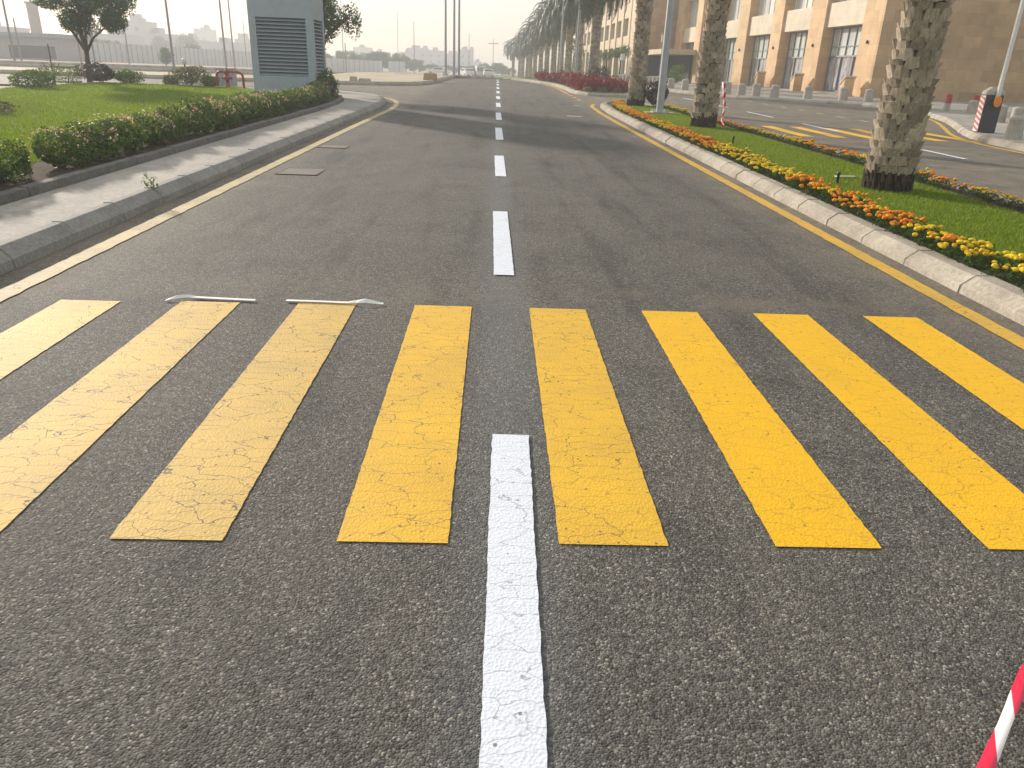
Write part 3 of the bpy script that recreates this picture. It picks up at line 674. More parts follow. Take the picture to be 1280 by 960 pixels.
for i, (px, py, yy, hp, lab) in enumerate([(19, 78, 60.5, 9.5, 'tall thin pole at the far left edge'), (218, 88, 55.5, 9, 'tall grey pole with a small box, right of the lawn tree'), (283, 85, 67, 9.5, 'tall thin pole just left of the louvred tower'), (293, 80, 84, 10, 'second thin pole beside the louvred tower, slightly farther'),
                                       (307, 62, 140, 7.5, 'distant short pole against the hoarding, next to the tower'), (518, 84, 150, 9, 'distant lamp pole before the dark trees, left of flagpoles'), (586, 88, 190, 9, 'distant pole before grey apartment blocks, right of flagpoles'),
                                       (616, 92, 190, 8, 'distant pole with cross arm above the far green'), (27, 75, 66, 3.1, 'short pale post beside the far left pole'), (433, 92, 100, 3.4, 'short pole beside the white hoarding, right of the tower'),
                                       (430, 88, 150, 12, 'distant mast rising beside the dark trees, right of the tower'), (498, 86, 210, 14, 'tall faint mast above the distant dark trees'),
                                       (162, 80, 80, 3.3, 'short post standing before the pale hoarding, right of the lawn tree'), (120, 85, 62, 4, 'leaning pole directly behind the lawn tree'), (102, 80, 66, 3.4, 'short leaning post left of the lawn tree trunk')]):
    x, y, z = at(px, py, yy)
    t = pole(x, y, hp, .085 if hp > 5 else .07, .05, lab, 'pole', 'pole_far', 'utility_pole', False, False, 0, (0, 0))
    if i == 1:
        b = MB(); b.box(-.35, .35, -.12, .12, 4.9, 5.3); b.build('box', M['pole_far'], t)
    if i == 7:
        b = MB(); b.box(-1.2, 1.2, -.08, .08, 6.9, 7.05); b.build('cross_arm', M['pole_far'], t)
# small pale garden lights near the building
for i, (px, py, yy, h_) in enumerate([(824, 101, 60, 2.9), (776, 100, 66, 1.6)]):
    x = at(px, py, yy)[0]; t = thing('light_bollard', ['slim post light with square white head beside the lamp post', 'short post light with white head before the cream wing'][i], 'post light', (x, yy, SL*yy+.1), 0)
    b = MB(); b.tube([(0, 0, 0), (0, 0, h_)], .06, 8); b.build('post', M['pole'], t); b = MB(); b.box(-.14, .14, -.14, .14, h_, h_+.5); b.build('lamp_head', M['white_metal'], t)

# ------------------------------------------------------------------ louvred tower
kx0, kx1, ky0, ky1, kh = -7.74, -5.76, 26.0, 27.7, 4.4
kt = thing('ventilation_tower', 'grey metal ventilation tower with louvred sides standing on the left lawn', 'ventilation tower', ((kx0+kx1)/2, (ky0+ky1)/2, SL*26+.17))
W = (kx1-kx0)/2; Dp = (ky1-ky0)/2
b = MB(); b.box(-W-.03, W+.03, -Dp-.03, Dp+.03, -.15, .12); b.build('plinth', M['dark_metal'], kt)
b = MB()
zb, zt = at(323, 94, 26.0)[2]-SL*26-.17, at(323, 21, 26.0)[2]-SL*26-.17
for sx in (-1, 1):
    for sy in (-1, 1): b.box(*sorted((sx*W, sx*(W-.22))), *sorted((sy*Dp, sy*(Dp-.22))), .121, kh)
for sy in (-1, 1):
    y0, y1 = sorted((sy*(Dp-.004), sy*(Dp-.2))); b.box(-W+.219, W-.219, y0, y1, .121, zb); b.box(-W+.219, W-.219, y0, y1, zt, kh-.01)
for sx in (-1, 1):
    x0, x1 = sorted((sx*(W-.004), sx*(W-.2))); b.box(x0, x1, -Dp+.219, Dp-.219, .121, zb); b.box(x0, x1, -Dp+.219, Dp-.219, zt, kh-.01)
bevel(b.build('housing', M['grey_metal'], kt), .006)
b = MB(); b.box(-W-.05, W+.05, -Dp-.05, Dp+.05, kh, kh+.08); b.build('roof', M['grey_metal'], kt)
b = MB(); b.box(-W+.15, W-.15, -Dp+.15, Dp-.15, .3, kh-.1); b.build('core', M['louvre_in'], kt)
nl = 16
for face in ('front', 'side', 'left', 'back'):
    b = MB()
    for k in range(nl):
        z = zb+(zt-zb)*(k+.15)/nl; dz = (zt-zb)/nl*.62
        hw = (W if face in ('front', 'back') else Dp)-.222; dd = Dp if face in ('front', 'back') else W
        sl = [(-hw, -dd+.02, z), (hw, -dd+.02, z), (hw, -dd+.13, z+dz), (-hw, -dd+.13, z+dz)]
        sl += [(x, y+.004, z_+.012) for x, y, z_ in sl]
        ang = {'front': 0, 'side': math.pi/2, 'back': math.pi, 'left': -math.pi/2}[face]; ca, sa = math.cos(ang), math.sin(ang)
        b.add([(x*ca-y*sa, x*sa+y*ca, z_) for x, y, z_ in sl], [(0,1,2,3),(7,6,5,4),(0,4,5,1),(1,5,6,2),(2,6,7,3),(3,7,4,0)])
    b.build('louvre', M['grey_metal'], kt)
# hydrant
hx, hy = -10.0, 30.35
ht = thing('fire_hydrant', 'dark red fire hydrant with a bent pipe at the lawn edge', 'hydrant', (hx, hy, SL*hy+.17)); ht.scale = (.84,)*3
b = MB(); b.lathe([(.10, 0), (.10, .1), (.075, .12), (.075, .32), (.15, .36), (.16, .44), (.09, .48), (.085, .6), (.12, .63), (.12, .68), (.05, .74), (.04, .8), (.01, .82)], 16); b.build('valve_body', M['red_paint'], ht)
b = MB(); b.tube([(-.22, 0, .40), (.22, 0, .40)], .05, 10); b.build('outlet', M['red_paint'], ht)
b = MB(); b.tube([(-.5, .15, .05), (-.5, .15, .50), (-.42, .12, .62), (-.3, .10, .66), (0, .06, .66), (.45, 0, .66), (.60, 0, .63), (.68, 0, .54), (.70, 0, .4), (.70, 0, 0)], .055, 12); b.build('pipe', M['red_paint'], ht)
t = thing('utility_box', 'small grey utility cabinet behind shrubs near the hydrant', 'utility box', (-11.1, 33.6, SL*33.6+.02))
b = MB(); b.box(-.35, .35, -.25, .25, 0, .72); bevel(b.build('cabinet', M['pole'], t), .02); b = MB(); b.box(-.38, .38, -.28, .28, .722, .77); b.build('lid', M['white_metal'], t)
t = thing('garden_light', 'little white globe garden light among pale shrubs left of hydrant', 'garden light', (-12.25, 32.3, SL*32.3+.1))
b = MB(); b.tube([(0, 0, 0), (0, 0, .78)], .03, 8); b.build('post', M['dark_metal'], t); b = MB(); b.lathe([(.02, .78), (.08, .83), (.10, .90), (.08, .97), (.02, 1.0)], 12); b.build('globe', M['white_metal'], t)

# ------------------------------------------------------------------ plants
def ball_pts(n, rx, ry, rz, seed, lump=.18, shell=.55):
    r = np.random.default_rng(seed); d = r.normal(size=(n, 3)); d /= np.linalg.norm(d, axis=1)[:, None]
    k = 7; c = r.normal(size=(k, 3)); c /= np.linalg.norm(c, axis=1)[:, None]
    bump = np.max(np.maximum(0, d @ c.T)**6, axis=1)
    rad = (1-lump+lump*1.6*bump)*(shell+(1-shell)*r.random(n)**.5)
    return d*rad[:, None]*np.array([rx, ry, rz]), d
def bush(name, mat, rx, ry, h, n, leaf, seed, parent=None, asp=.5, lump=.3):
    p, d = ball_pts(n, rx, ry, h*.55, seed, lump); p = p+np.array([0, 0, h*.5]); k = p[:, 2] > .01
    b = MB(); b.leaves(p[k], d[k], leaf, asp, .7, seed); return b.build(name, M[mat], parent)
def stems(parent, n, h, seed, mat='bark', r=.008, spread=.15):
    rr = random.Random(seed); b = MB()
    for _ in range(n):
        a = rr.uniform(0, 6.28); b.tube([(0.03*math.cos(a), .03*math.sin(a), -.02), (spread*.5*math.cos(a), spread*.5*math.sin(a), h*.5), (spread*math.cos(a), spread*math.sin(a), h*.9)], [r, r*.8, r*.4], 5)
    return b.build('stem', M[mat], parent)
# flowering hedge on the left
hv = []
for v in range(4):
    t = thing('flowering_shrub', '', 'shrub', (0, 0, 0)); bush('foliage', 'hedge', .50, .66, .62, 1900, .078, 40+v, t); stems(t, 7, .45, v, spread=.3)
    r = np.random.default_rng(v); n = 66
    p, d = ball_pts(n, .50, .62, .34, 70+v, .2, .97); p[:, 2] = np.abs(p[:, 2])+.33; b = MB(); b.leaves(np.repeat(p, 4, 0)+r.normal(size=(n*4, 3))*.014, np.tile([0, 0, 1.], (n*4, 1)), .032, .8, .6, v); b.build('blossom', M['pink'], t)
    hv.append(t)
hy_ = [6.3, 6.9, 7.5, 8.2]+[9.3+.66*k for k in range(24)]
used = set()
for i, yy in enumerate(hy_):
    v = i % 4; x = -5.12+random.uniform(-.05, .05); sc_ = random.uniform(.70, .84)*(.8 if i == 3 else 1)
    loc = (x-(.2 if yy > 23.5 else 0), yy, SL*yy+.17); lab = 'pink-blossomed hedge shrub along the walkway, %s from the camera' % ordw(i)
    if v not in used: used.add(v); o = hv[v]; o.location = loc; o['label'] = lab; o['group'] = 'flowering shrubs along the left walkway'
    else: o = dup(hv[v], loc, None, lab, 'flowering shrubs along the left walkway')
    o.rotation_euler = (0, 0, random.choice([0, math.pi])+random.uniform(-.25, .25)); o.scale = (sc_, sc_, sc_*random.uniform(.92, 1.1))
for i, (x, y, rx, h, mt, lab) in enumerate([(-5.45, 25.3, .5, .55, 'hedge_dark', 'dark purplish shrub at the end of the hedge, before the tower'), (-5.55, 26.3, .42, .85, 'hedge', 'taller green shrub at the tip of the planting bed'), (-5.6, 27.2, .35, .6, 'hedge_dark', 'small dusky shrub at the very corner of the bed'),
        (-14.6, 25.9, .8, .62, 'hedge', 'wide rounded bush at the left edge of the lawn'), (-14.75, 30.5, .8, .7, 'hedge_dark', 'dark bush spreading round the foot of the lawn tree'), (-14.0, 31.0, .65, .5, 'hedge', 'low bush just right of the lawn tree trunk'),
        (-11.6, 31.0, .7, .78, 'grey_leaf', 'pale grey-green shrub left of the red hydrant'), (-10.75, 30.8, .4, .42, 'hedge', 'small dark shrub touching the red hydrant'), (-12.4, 31.1, .35, .36, 'grey_leaf', 'small thin shrub at the left of the pale shrubs')]):
    t = thing('shrub', lab, 'shrub', (x, y, SL*y+.15)); bush('foliage', mt, rx, rx*.8, h, int(1800*rx*h*2)+500, .075, 200+i, t); stems(t, 6, h*.8, i, spread=rx*.6)
# clipped square hedge
t = thing('clipped_hedge', 'small square-clipped green hedge on the lawn edge, left of tree', 'hedge', (-15.5, 29.6, SL*29.6+.15))
r = np.random.default_rng(5); p = r.uniform(-1, 1, size=(2600, 3)); ax_ = r.integers(0, 3, 2600); p[np.arange(2600), ax_] = np.sign(p[np.arange(2600), ax_])*r.uniform(.85, 1, 2600)
p = p*np.array([.35, .35, .27])+np.array([0, 0, .30]); b = MB(); b.leaves(p, np.tile([0, 0, 1.], (2600, 1)), .05, .5, 1.0, 3); b.build('foliage', M['hedge'], t); stems(t, 4, .4, 8)
# sapling
t = thing('sapling', 'thin bare sapling with stake between the bushes at left', 'sapling', (-15.2, 28.0, SL*28+.15))
stems(t, 8, .8, 31, spread=.35, r=.012); b = MB(); b.tube([(.1, 0, 0), (.1, 0, 1.3)], .018, 6); b.build('stake', M['bark'], t); bush('foliage', 'grey_leaf', .3, .3, .8, 160, .06, 77, t)
# flower bed on the left lawn
struct(flat([(-9.4, 15.2), (-9.5, 17.0), (-10.8, 19.3), (-14, 22.0), (-15.1, 22.4), (-15.1, 21.4), (-14.2, 20.2), (-11.7, 17.6), (-11.0, 15.3)], M['soil'], 'soil_bed', .174))
for i in range(16):
    u = i/15; x = -9.9-4.8*u+random.uniform(-.25, .25); y = 16.1+5.6*u-.6*math.sin(u*3.1)+random.uniform(-.25, .25)
    t = thing('bedding_plant', 'low reddish bedding plant in the curved lawn bed, %s from the right' % ordw(i), 'plant', (x, y, SL*y+.17), 0, 'plants in the curved bed on the left lawn')
    bush('foliage', 'hedge_dark' if i % 2 else 'grey_leaf', .34, .28, .24, 260, .055, 300+i, t)
# kerb weed
t = thing('weed', 'little green weed growing from the left kerb edge', 'weed', (-3.62, 8.2, SL*8.2+.15)); bush('foliage', 'hedge', .09, .08, .16, 60, .045, 5, t, .3); stems(t, 5, .13, 2, 'hedge', .003, .06)

# marigolds
def head_mesh(seed, mat):
    bm = bmesh.new(); bmesh.ops.create_icosphere(bm, subdivisions=2, radius=.027)
    r = random.Random(seed)
    for v in bm.verts:
        v.co *= r.uniform(.82, 1.14); v.co.z *= .68
    me = bpy.data.meshes.new('flower_head'); bm.to_mesh(me); bm.free(); me.materials.append(mat); return me
def petal_mat(name, c0, c1):
    t = NT(name); oi = t.n('ShaderNodeObjectInfo'); p = t.obj()
    c = t.ramp(oi.outputs['Random'], [(0, c0), (1, c1)]); c = t.mix(1, c, t.ramp(t.noise(p, 90, 3, .7), [(.3, .6), (.65, 1.12)]), 'MULTIPLY')
    return t.done(c, .7, t.bump(t.noise(p, 120, 3), .8, .01), .2)
PO = petal_mat('orange_marigold_petals', (.82, .22, .006), (.95, .42, .02)); PY = petal_mat('yellow_marigold_petals', (.78, .47, .008), (.93, .70, .03))
protos = {}
for colr, mt in (('orange', PO), ('yellow', PY)):
    hm = [head_mesh(k, mt) for k in range(3)]
    for v in range(4):
        t = thing('marigold_plant', '', 'flower', (0, 0, 0)); f = bush('foliage', 'mari_leaf', .15, .15, .20, 230, .045, 400+v, t, .35)
        rr = random.Random(v*7+3)
        for k in range(8):
            a = k*.785+rr.uniform(-.3, .3); rd = rr.uniform(.02, .15)
            h = bpy.data.objects.new('flower_head', hm[k % 3]); COL.objects.link(h); h.parent = t
            h.location = (rd*math.cos(a), rd*math.sin(a), .20+rr.uniform(-.02, .045)); s_ = rr.uniform(.8, 1.15); h.scale = (s_, s_, s_*1.55)
            h.rotation_euler = (rr.uniform(-.4, .4), rr.uniform(-.4, .4), a)
        protos[colr, v] = t
usedp = set()
seg1 = [(4.6, 7.2, 'yellow'), (7.2, 10.2, 'orange'), (10.2, 14.2, 'yellow'), (14.2, 18, 'orange'), (18, 20.3, 'yellow'), (20.3, 24.5, 'orange'), (24.5, 26.3, 'yellow'), (26.3, 28.4, 'orange'), (28.4, 30.4, 'yellow')]
seg2 = [(7.6, 9.9, 'yellow'), (9.9, 11.2, 'orange'), (11.2, 13.4, 'yellow'), (13.4, 15.6, 'orange'), (15.6, 19, 'yellow'), (19, 23.5, 'orange'), (23.5, 29, 'yellow')]
names1 = ['nearest the camera', 'second from the camera', 'third from the camera', 'fourth from the camera', 'fifth from the camera', 'sixth from the camera', 'seventh from the camera', 'eighth from the camera', 'at the far tip']
def put(colr, x, y, lab, grp):
    v = random.randrange(4); key = (colr, v)
    if key not in usedp: usedp.add(key); o = protos[key]; o['label'] = lab; o['group'] = grp
    else: o = dup(protos[key], None, None, lab, grp)
    s_ = random.uniform(.85, 1.1); o.location = (x, y, SL*y+.103); o.rotation_euler = (0, 0, random.uniform(0, 6.28)); o.scale = (s_*.92, s_*.92, s_*random.uniform(.52, .72))
cnt = 0
for (a, c, colr), nm in zip(seg1, names1):
    y = a
    while y < c:
        for k, x in enumerate((3.95, 4.14)):
            dx = max(0, (y-24))**2*.016
            cc = colr if random.random() > .06 else ('yellow' if colr == 'orange' else 'orange')
            lab = '%s kerbside marigold in the %s patch %s' % (cc, colr, nm)
            put(cc, x+dx+random.uniform(-.05, .05), y+k*.13+random.uniform(-.04, .04), lab, '%s marigolds in the kerbside %s patch %s' % (cc, colr, nm)); cnt += 1
        y += .265
for q, (a, c, colr) in enumerate(seg2):
    y = a
    while y < c:
        lab = '%s marigold in back strip by right-hand road, %s patch from the camera' % (colr, ordw(q))
        put(colr, 6.22-max(0, y-13)*.02+random.uniform(-.06, .06), y+random.uniform(-.04, .04), lab, '%s marigolds in back strip patch %s' % (colr, ordw(q))); cnt += 1
        y += .27
for k, t in list(protos.items()):
    if k not in usedp: put(k[0], 4.3, 5.3, 'marigold at the near end of the kerbside strip', 'spare'); 
print('marigolds', cnt)

# sprinklers and label in the grass
for i, (x, y) in enumerate([(4.75, 10.6), (4.8, 15.8)]):
    t = thing('sprinkler', 'small black pop-up sprinkler in the median grass, %s one' % ('nearer', 'farther')[i], 'sprinkler', (x, y, SL*y+.10), 0, 'sprinklers in the median grass'); b = MB(); b.lathe([(.018, 0), (.018, .13), (.026, .135), (.026, .17), (.01, .175)], 10); b.build('head', M['dark_metal'], t)
b = MB(); b.box(-.16, .16, -.03, .03, 0, .015, .2); o = b.build('plant_label', M['white_metal'], None, (5.1, 11.15, SL*11.15+.135)); bevel(o, .004); tag(o, 'white plastic strip lying in the grass left of the big palm', 'label strip')

# grass blades (median and lawn margin)
def blades(name, label, n, xf, yf, dz, hmin, hmax, seed, ok=None):
    r = np.random.default_rng(seed); y = yf(r, n); x = xf(r, n, y)
    if ok is not None: k = ok(x, y); x = x[k]; y = y[k]
    n = len(x); hh = r.uniform(hmin, hmax, n); a = r.uniform(0, 6.28, n); lean = r.normal(size=(n, 2))*hh[:, None]*.45; wd = .0035+.0012*np.sqrt(y)
    P = np.zeros((n, 3, 3)); z = SL*y+dz
    P[:, 0] = np.stack([x-np.cos(a)*wd, y-np.sin(a)*wd, z], 1); P[:, 1] = np.stack([x+np.cos(a)*wd, y+np.sin(a)*wd, z], 1); P[:, 2] = np.stack([x+lean[:, 0], y+lean[:, 1], z+hh], 1)
    me = bpy.data.meshes.new(name); me.vertices.add(3*n); me.loops.add(3*n); me.polygons.add(n)
    me.vertices.foreach_set('co', P.reshape(-1)); me.loops.foreach_set('vertex_index', np.arange(3*n, dtype=np.int32)); me.polygons.foreach_set('loop_start', np.arange(0, 3*n, 3, dtype=np.int32))
    me.update(calc_edges=True); me.materials.append(M['blade']); o = bpy.data.objects.new(name, me); COL.objects.link(o); return tag(o, label, 'grass', None, 'stuff')
blades('grass', 'short green grass of the flowered median', 150000, lambda r, n, y: r.uniform(4.22, 6.06, n)-np.maximum(0, y-14)*.012, lambda r, n: 5+24*r.random(n)**1.5, .098, .02, .05, 1)
blades('grass', 'short green grass of the left lawn beyond the hedge', 150000, lambda r, n, y: -5.6-r.random(n)*9.4*np.minimum(1, y/25), lambda r, n: 7+24*r.random(n)**1.1, .168, .02, .055, 2, lambda x, y: (y < 27.5+(-x-6)*.5) | (x < -9.5))

# ------------------------------------------------------------------ palms
def palm_trunk_mesh(seed, H_, r0, r1, rows):
    r = random.Random(seed); b = MB()
    def rad(z):
        t = z/H_; return r0*(1+.10*math.exp(-((z-.15)/.3)**2))*(1-t)+r1*t+.02*math.sin(z*2.1)
    b.tube([(0, 0, -.1)]+[(0, 0, H_*k/14) for k in range(1, 15)], [rad(0)*.86]+[rad(H_*k/14)*.86 for k in range(1, 15)], 16)
    core = b; bt = MB(); z = .22; row = 0
    while z < H_-.05:
        R_ = rad(z)*.84; n = 8; hgt = .125+r.uniform(-.02, .02)
        for k in range(n):
            a = 2*math.pi*(k+(row % 2)*.5)/n+r.uniform(-.05, .05); wd = 2*math.pi*R_/n*.56*r.uniform(.9, 1.1); hz = hgt*r.uniform(1.0, 1.35); out = r.uniform(.055, .10); zz = z+r.uniform(-.02, .02)
            ca, sa = math.cos(a), math.sin(a)
            def P(u, d, h): return ((R_+d)*ca-u*sa, (R_+d)*sa+u*ca, zz+h)
            tw = wd*r.uniform(.65, .85)
            vs = [P(-wd, -.04, 0), P(wd, -.04, 0), P(wd*.95, .028, .01), P(-wd*.95, .028, .01), P(-tw, -.04, hz), P(tw, -.04, hz), P(tw*.9, out, hz*r.uniform(.86, 1)), P(-tw*.9, out, hz*r.uniform(.86, 1)),
                  P(0, .035, -.015), P(0, out+.014, hz*.94)]
            bt.add(vs, [(3, 8, 9, 7), (8, 2, 6, 9), (1, 5, 6, 2), (0, 3, 7, 4), (4, 7, 9, 6, 5)])
        z += hgt*.93; row += 1
    return core, bt, rad
def frond(b, dry, base, az, el, L, seed, nleaf=46):
    r = random.Random(seed); ca, sa = math.cos(az), math.sin(az); pts = []
    e = el; p = Vector(base); seg = 9
    for i in range(seg+1):
        pts.append(p.copy()); d = Vector((ca*math.cos(e), sa*math.cos(e), math.sin(e))); p = p+d*(L/seg); e -= (.16+.05*i*.6)*(1.1 if el > 0 else .7)
    b.tube(pts, [.022*(1-.85*i/seg)+.003 for i in range(seg+1)], 4, False)
    side = Vector((-sa, ca, 0))
    for k in range(nleaf):
        u = .16+.84*k/nleaf; f_ = u*seg; i = min(int(f_), seg-1); q = pts[i].lerp(pts[i+1], f_-i); d = (pts[i+1]-pts[i]).normalized(); up = side.cross(d)
        ll = (.46*math.sin(math.pi*min(1, u*.85+.12))+.1)*r.uniform(.85, 1.1)
        for s_ in (-1, 1):
            tip = q+(side*s_*.72+d*.62+up*(.25+r.uniform(-.15, .1)))*ll; tip.z -= .10*ll; w_ = d*.034
            b.add([q-w_, q+w_, tip], [(0, 1, 2)])
def make_palm(seed, H_, r0, r1, nf, name='palm_tree'):
    t = thing(name, '', 'palm tree', (0, 0, 0)); core, bt, rad = palm_trunk_mesh(seed, H_, r0, r1, 40)
    tr = core.build('trunk', M['palm_core'], t); bt.build('leaf_bases', M['boot'], tr)
    b = MB(); r = random.Random(seed)
    for i in range(nf):
        el = 1.35-2.0*(i/nf)**.9; az = i*2.39996+r.uniform(-.15, .15); frond(b, False, (r1*.5*math.cos(az), r1*.5*math.sin(az), H_-.05+.35*(1-i/nf)), az, el, r.uniform(2.7, 3.3), seed*100+i)
    b.build('crown', M['palm_leaf'], t)
    b = MB()
    for i in range(9):
        az = i*2.39996+1; frond(b, True, (r1*.8*math.cos(az), r1*.8*math.sin(az), H_-.15), az, -.75, r.uniform(1.5, 2.1), seed*200+i, 20)
    b.build('dry_fronds', M['dry_leaf'], t); return t
def roots(t, r0, seed):
    b = MB(); r = random.Random(seed)
    for k in range(150):
        a = r.uniform(0, 6.28); z = r.uniform(.0, .34); R_ = r0*(1.0+.06*r.random()); b.tube([(R_*.85*math.cos(a), R_*.85*math.sin(a), z+.08), (R_*1.02*math.cos(a), R_*1.02*math.sin(a), z), (R_*1.03*math.cos(a+.08), R_*1.03*math.sin(a+.08), max(-.02, z-.14))], [.014, .018, .010], 5)
    b.build('roots', M['palm_core'], t)
pA = make_palm(11, 6.4, .325, .31, 56); pA.location = (5.27, 10.25, SL*10.25+.10); pA.scale = (.86, .86, .93); pA.rotation_euler = (0, R(2.6), 1.0); roots(pA, .335, 3)
pA['label'] = 'thick nearest palm trunk with blocky leaf bases on the median lawn'; pA['group'] = 'date palms in a row along the median'
pB = make_palm(12, 6.3, .30, .25, 64); pB.location = (5.28, 20.1, SL*20.1+.12); pB.scale = (.95, .95, 1); pB['label'] = 'second palm, shaggy brown trunk beside the red-white tape'; pB['group'] = pA['group']; roots(pB, .31, 4)
pC = dup(pB, (5.1, 29.2, SL*29.2+.1), 2.1, 'third palm, at the end of the flower bed with a dark shrub at its foot', pA['group'])
row = [(741, 50), (721, 60), (709, 70), (699.5, 80), (691, 88), (682.5, 97), (675, 107), (668, 117), (662.5, 126), (658.7, 136), (653, 147), (649, 157), (641, 168)]
for i, (px, yy) in enumerate(row):
    x = at(px, 98, yy)[0]
    lab = 'palm in the far row rising from the red shrubs, %s from the camera' % ordw(i)
    o = dup(pB, (x, yy, T(x, yy)+.1), i*1.37, lab, pA['group'])
    o.scale = (1.0, 1.0, 1.04-.014*i)
# dark shrub by the third palm
t = thing('shrub', 'dark brown shrub at the foot of the third palm', 'shrub', (5.75, 28.8, SL*28.8+.13)); bush('foliage', 'hedge_dark', .55, .5, .85, 1500, .09, 501, t); stems(t, 6, .6, 9, spread=.3)
t = thing('shrub', 'dark rounded shrub among the red plants near the fourth palm', 'shrub', (6.0, 47.5, SL*47.5+.14)); bush('foliage', 'hedge_dark', .8, .7, 1.1, 1500, .12, 502, t)
# red shrubs
rv = []
for v in range(3):
    t = thing('red_shrub', '', 'shrub', (0, 0, 0)); bush('foliage', 'red_leaf', .55, .55, .75, 900, .12, 520+v, t, .35); stems(t, 6, .6, v+60, spread=.3); rv.append(t)
rp = [(4.7, 40.0), (5.5, 39.9), (6.3, 40.2), (4.4, 41.2), (5.1, 41.3), (5.9, 41.3), (6.7, 41.4), (4.4, 42.6), (5.2, 43.0), (6.3, 43.2), (4.45, 44.2), (4.45, 45.8), (4.5, 47.4), (4.4, 49), (4.35, 50.6), (4.2, 52.2), (4.0, 53.8), (3.75, 55.3), (3.4, 56.8), (3.1, 58.2), (5.6, 44.8), (5.4, 49.5), (5.2, 52.5), (4.9, 55.0)]
for i, (x, y) in enumerate(rp):
    lab = 'dark red leafy shrub on the palm island, %s in order from the near tip' % ordw(i)
    loc = (x, y, SL*y+.12)
    if i < 3: o = rv[i]; o.location = loc; o['label'] = lab; o['group'] = 'red shrubs on the palm island'
    else: o = dup(rv[i % 3], loc, None, lab, 'red shrubs on the palm island')
    o.rotation_euler = (0, 0, i*1.9); s_ = random.uniform(.8, 1.1); o.scale = (s_, s_, s_)
for i, (x, y) in enumerate([(4.5, 39.5), (5.2, 39.4), (5.9, 39.5), (5.3, 40.6)]):
    t = thing('bedding_plant', 'yellow-green bedding plant at the tip of the palm island, %s from left' % ordw(i), 'plant', (x, y, SL*y+.13), 0, 'plants at the tip of the palm island'); bush('foliage', 'grey_leaf', .3, .25, .3, 250, .06, 540+i, t)

# ------------------------------------------------------------------ trees
def tree(name, label, loc, trunk_h, r, limbs, crown, nleaf, leaf, mat, seed, group=None, rz=0, cat='tree'):
    t = thing(name, label, cat, loc, rz, group); rr = random.Random(seed); b = MB()
    b.tube([(0, 0, -.1), (.03, 0, trunk_h*.5), (.06, .02, trunk_h)], [r*1.25, r, r*.9], 10, False)
    for (ex, ey, ez, q) in limbs:
        mx = (ex*.35, ey*.35, trunk_h+(ez-trunk_h)*.45); b.tube([(.06, .02, trunk_h-.05), mx, (ex, ey, ez)], [r*.75, r*.5, r*.2], 8, False)
        for k in range(5):
            a = rr.uniform(0, 6.28); u = rr.uniform(.4, .9); s0 = tuple(mx[j]+( (ex, ey, ez)[j]-mx[j])*u for j in range(3)); b.tube([s0, (s0[0]+math.cos(a)*.5*q, s0[1]+math.sin(a)*.5*q, s0[2]+.45*q)], [r*.25, r*.06], 5, False)
    b.build('trunk', M['bark'], t); cr = MB(); P = []; Dn = []
    for j, (cx, cy, cz, rx, rz_) in enumerate(crown):
        p, d = ball_pts(int(nleaf*rx*rx), rx, rx, rz_, seed*31+j, .25, .35); P.append(p+np.array([cx, cy, cz])); Dn.append(d)
    P = np.vstack(P); Dn = np.vstack(Dn); cr.leaves(P, Dn, leaf, .5, .8, seed); cr.build('crown', M[mat], t); return t
cr = []
rr = random.Random(3)
for i in range(26):
    a = rr.uniform(0, 6.28); d = rr.uniform(0, 1.7); cr.append((d*math.cos(a)+.1, d*math.sin(a), 2.75+rr.uniform(-.75, 1.2)*(1-.25*d/1.7), rr.uniform(.42, .72), rr.uniform(.32, .55)))
tree('lawn_tree', 'round-crowned tree with forked trunk at the back of the left lawn', (-15.45, 31.1, SL*31.1+.1), 1.15, .085, [(-.9, .2, 2.4, 1), (.2, .5, 2.7, 1), (1.25, -.2, 2.15, 1), (.3, -.6, 2.7, 1), (-.4, .3, 2.8, 1)], cr, 3600, .085, 'leaf', 3)
cr = []
for i in range(24):
    a = rr.uniform(0, 6.28); d = rr.uniform(0, 1.75); cr.append((d*math.cos(a), d*math.sin(a), 3.1+rr.uniform(-1.0, 1.4), rr.uniform(.45, .75), rr.uniform(.4, .75)))
tree('leafy_tree', 'feathery green tree rising behind the louvred tower', (at(397, 60, 31.6)[0], 31.6, SL*31.6+.1), 1.5, .11, [(-1.0, .2, 2.9, 1), (1.1, .3, 2.7, 1), (.2, -.8, 3.1, 1), (1.3, -.4, 2.6, 1)], cr, 2300, .10, 'leaf', 5)
# small clipped trees and shrubs before the buildings
for i, (px, yy, ht, r_, lab) in enumerate([(757, 72, 2.1, .7, 'small ball-crowned tree before the cream wing, left one of two'), (774, 70, 2.3, .9, 'small ball-crowned tree before the cream wing, right one of two')]):
    x = at(px, 90, yy)[0]
    tree('small_tree', lab, (x, yy, SL*64+.05), 1.5, .06, [(.2, 0, ht, .6), (-.2, 0, ht, .6)], [(0, 0, ht, r_, .5), (.35, 0, ht+.2, r_*.7, .5), (-.4, .2, ht-.1, r_*.7, .4)], 900, .12, 'hedge', 20+i, 'ball-crowned trees before the cream wing')
x = 17.6; t = thing('round_shrub', 'round clipped shrub in front of the dark entrance canopy', 'shrub', (x-1.5, 72, .86+.1)); bush('foliage', 'hedge', .9, .9, 1.5, 1500, .12, 601, t)
x = at(733, 80, 66)[0]; tree('small_tree', 'pale palm-like tree seen between the far trunks', (x, 78, .7), 2.2, .08, [(.4, 0, 3, .6)], [(0, 0, 3.2, 1.0, .7), (.5, .2, 2.6, .8, .6)], 500, .16, 'leaf', 23)

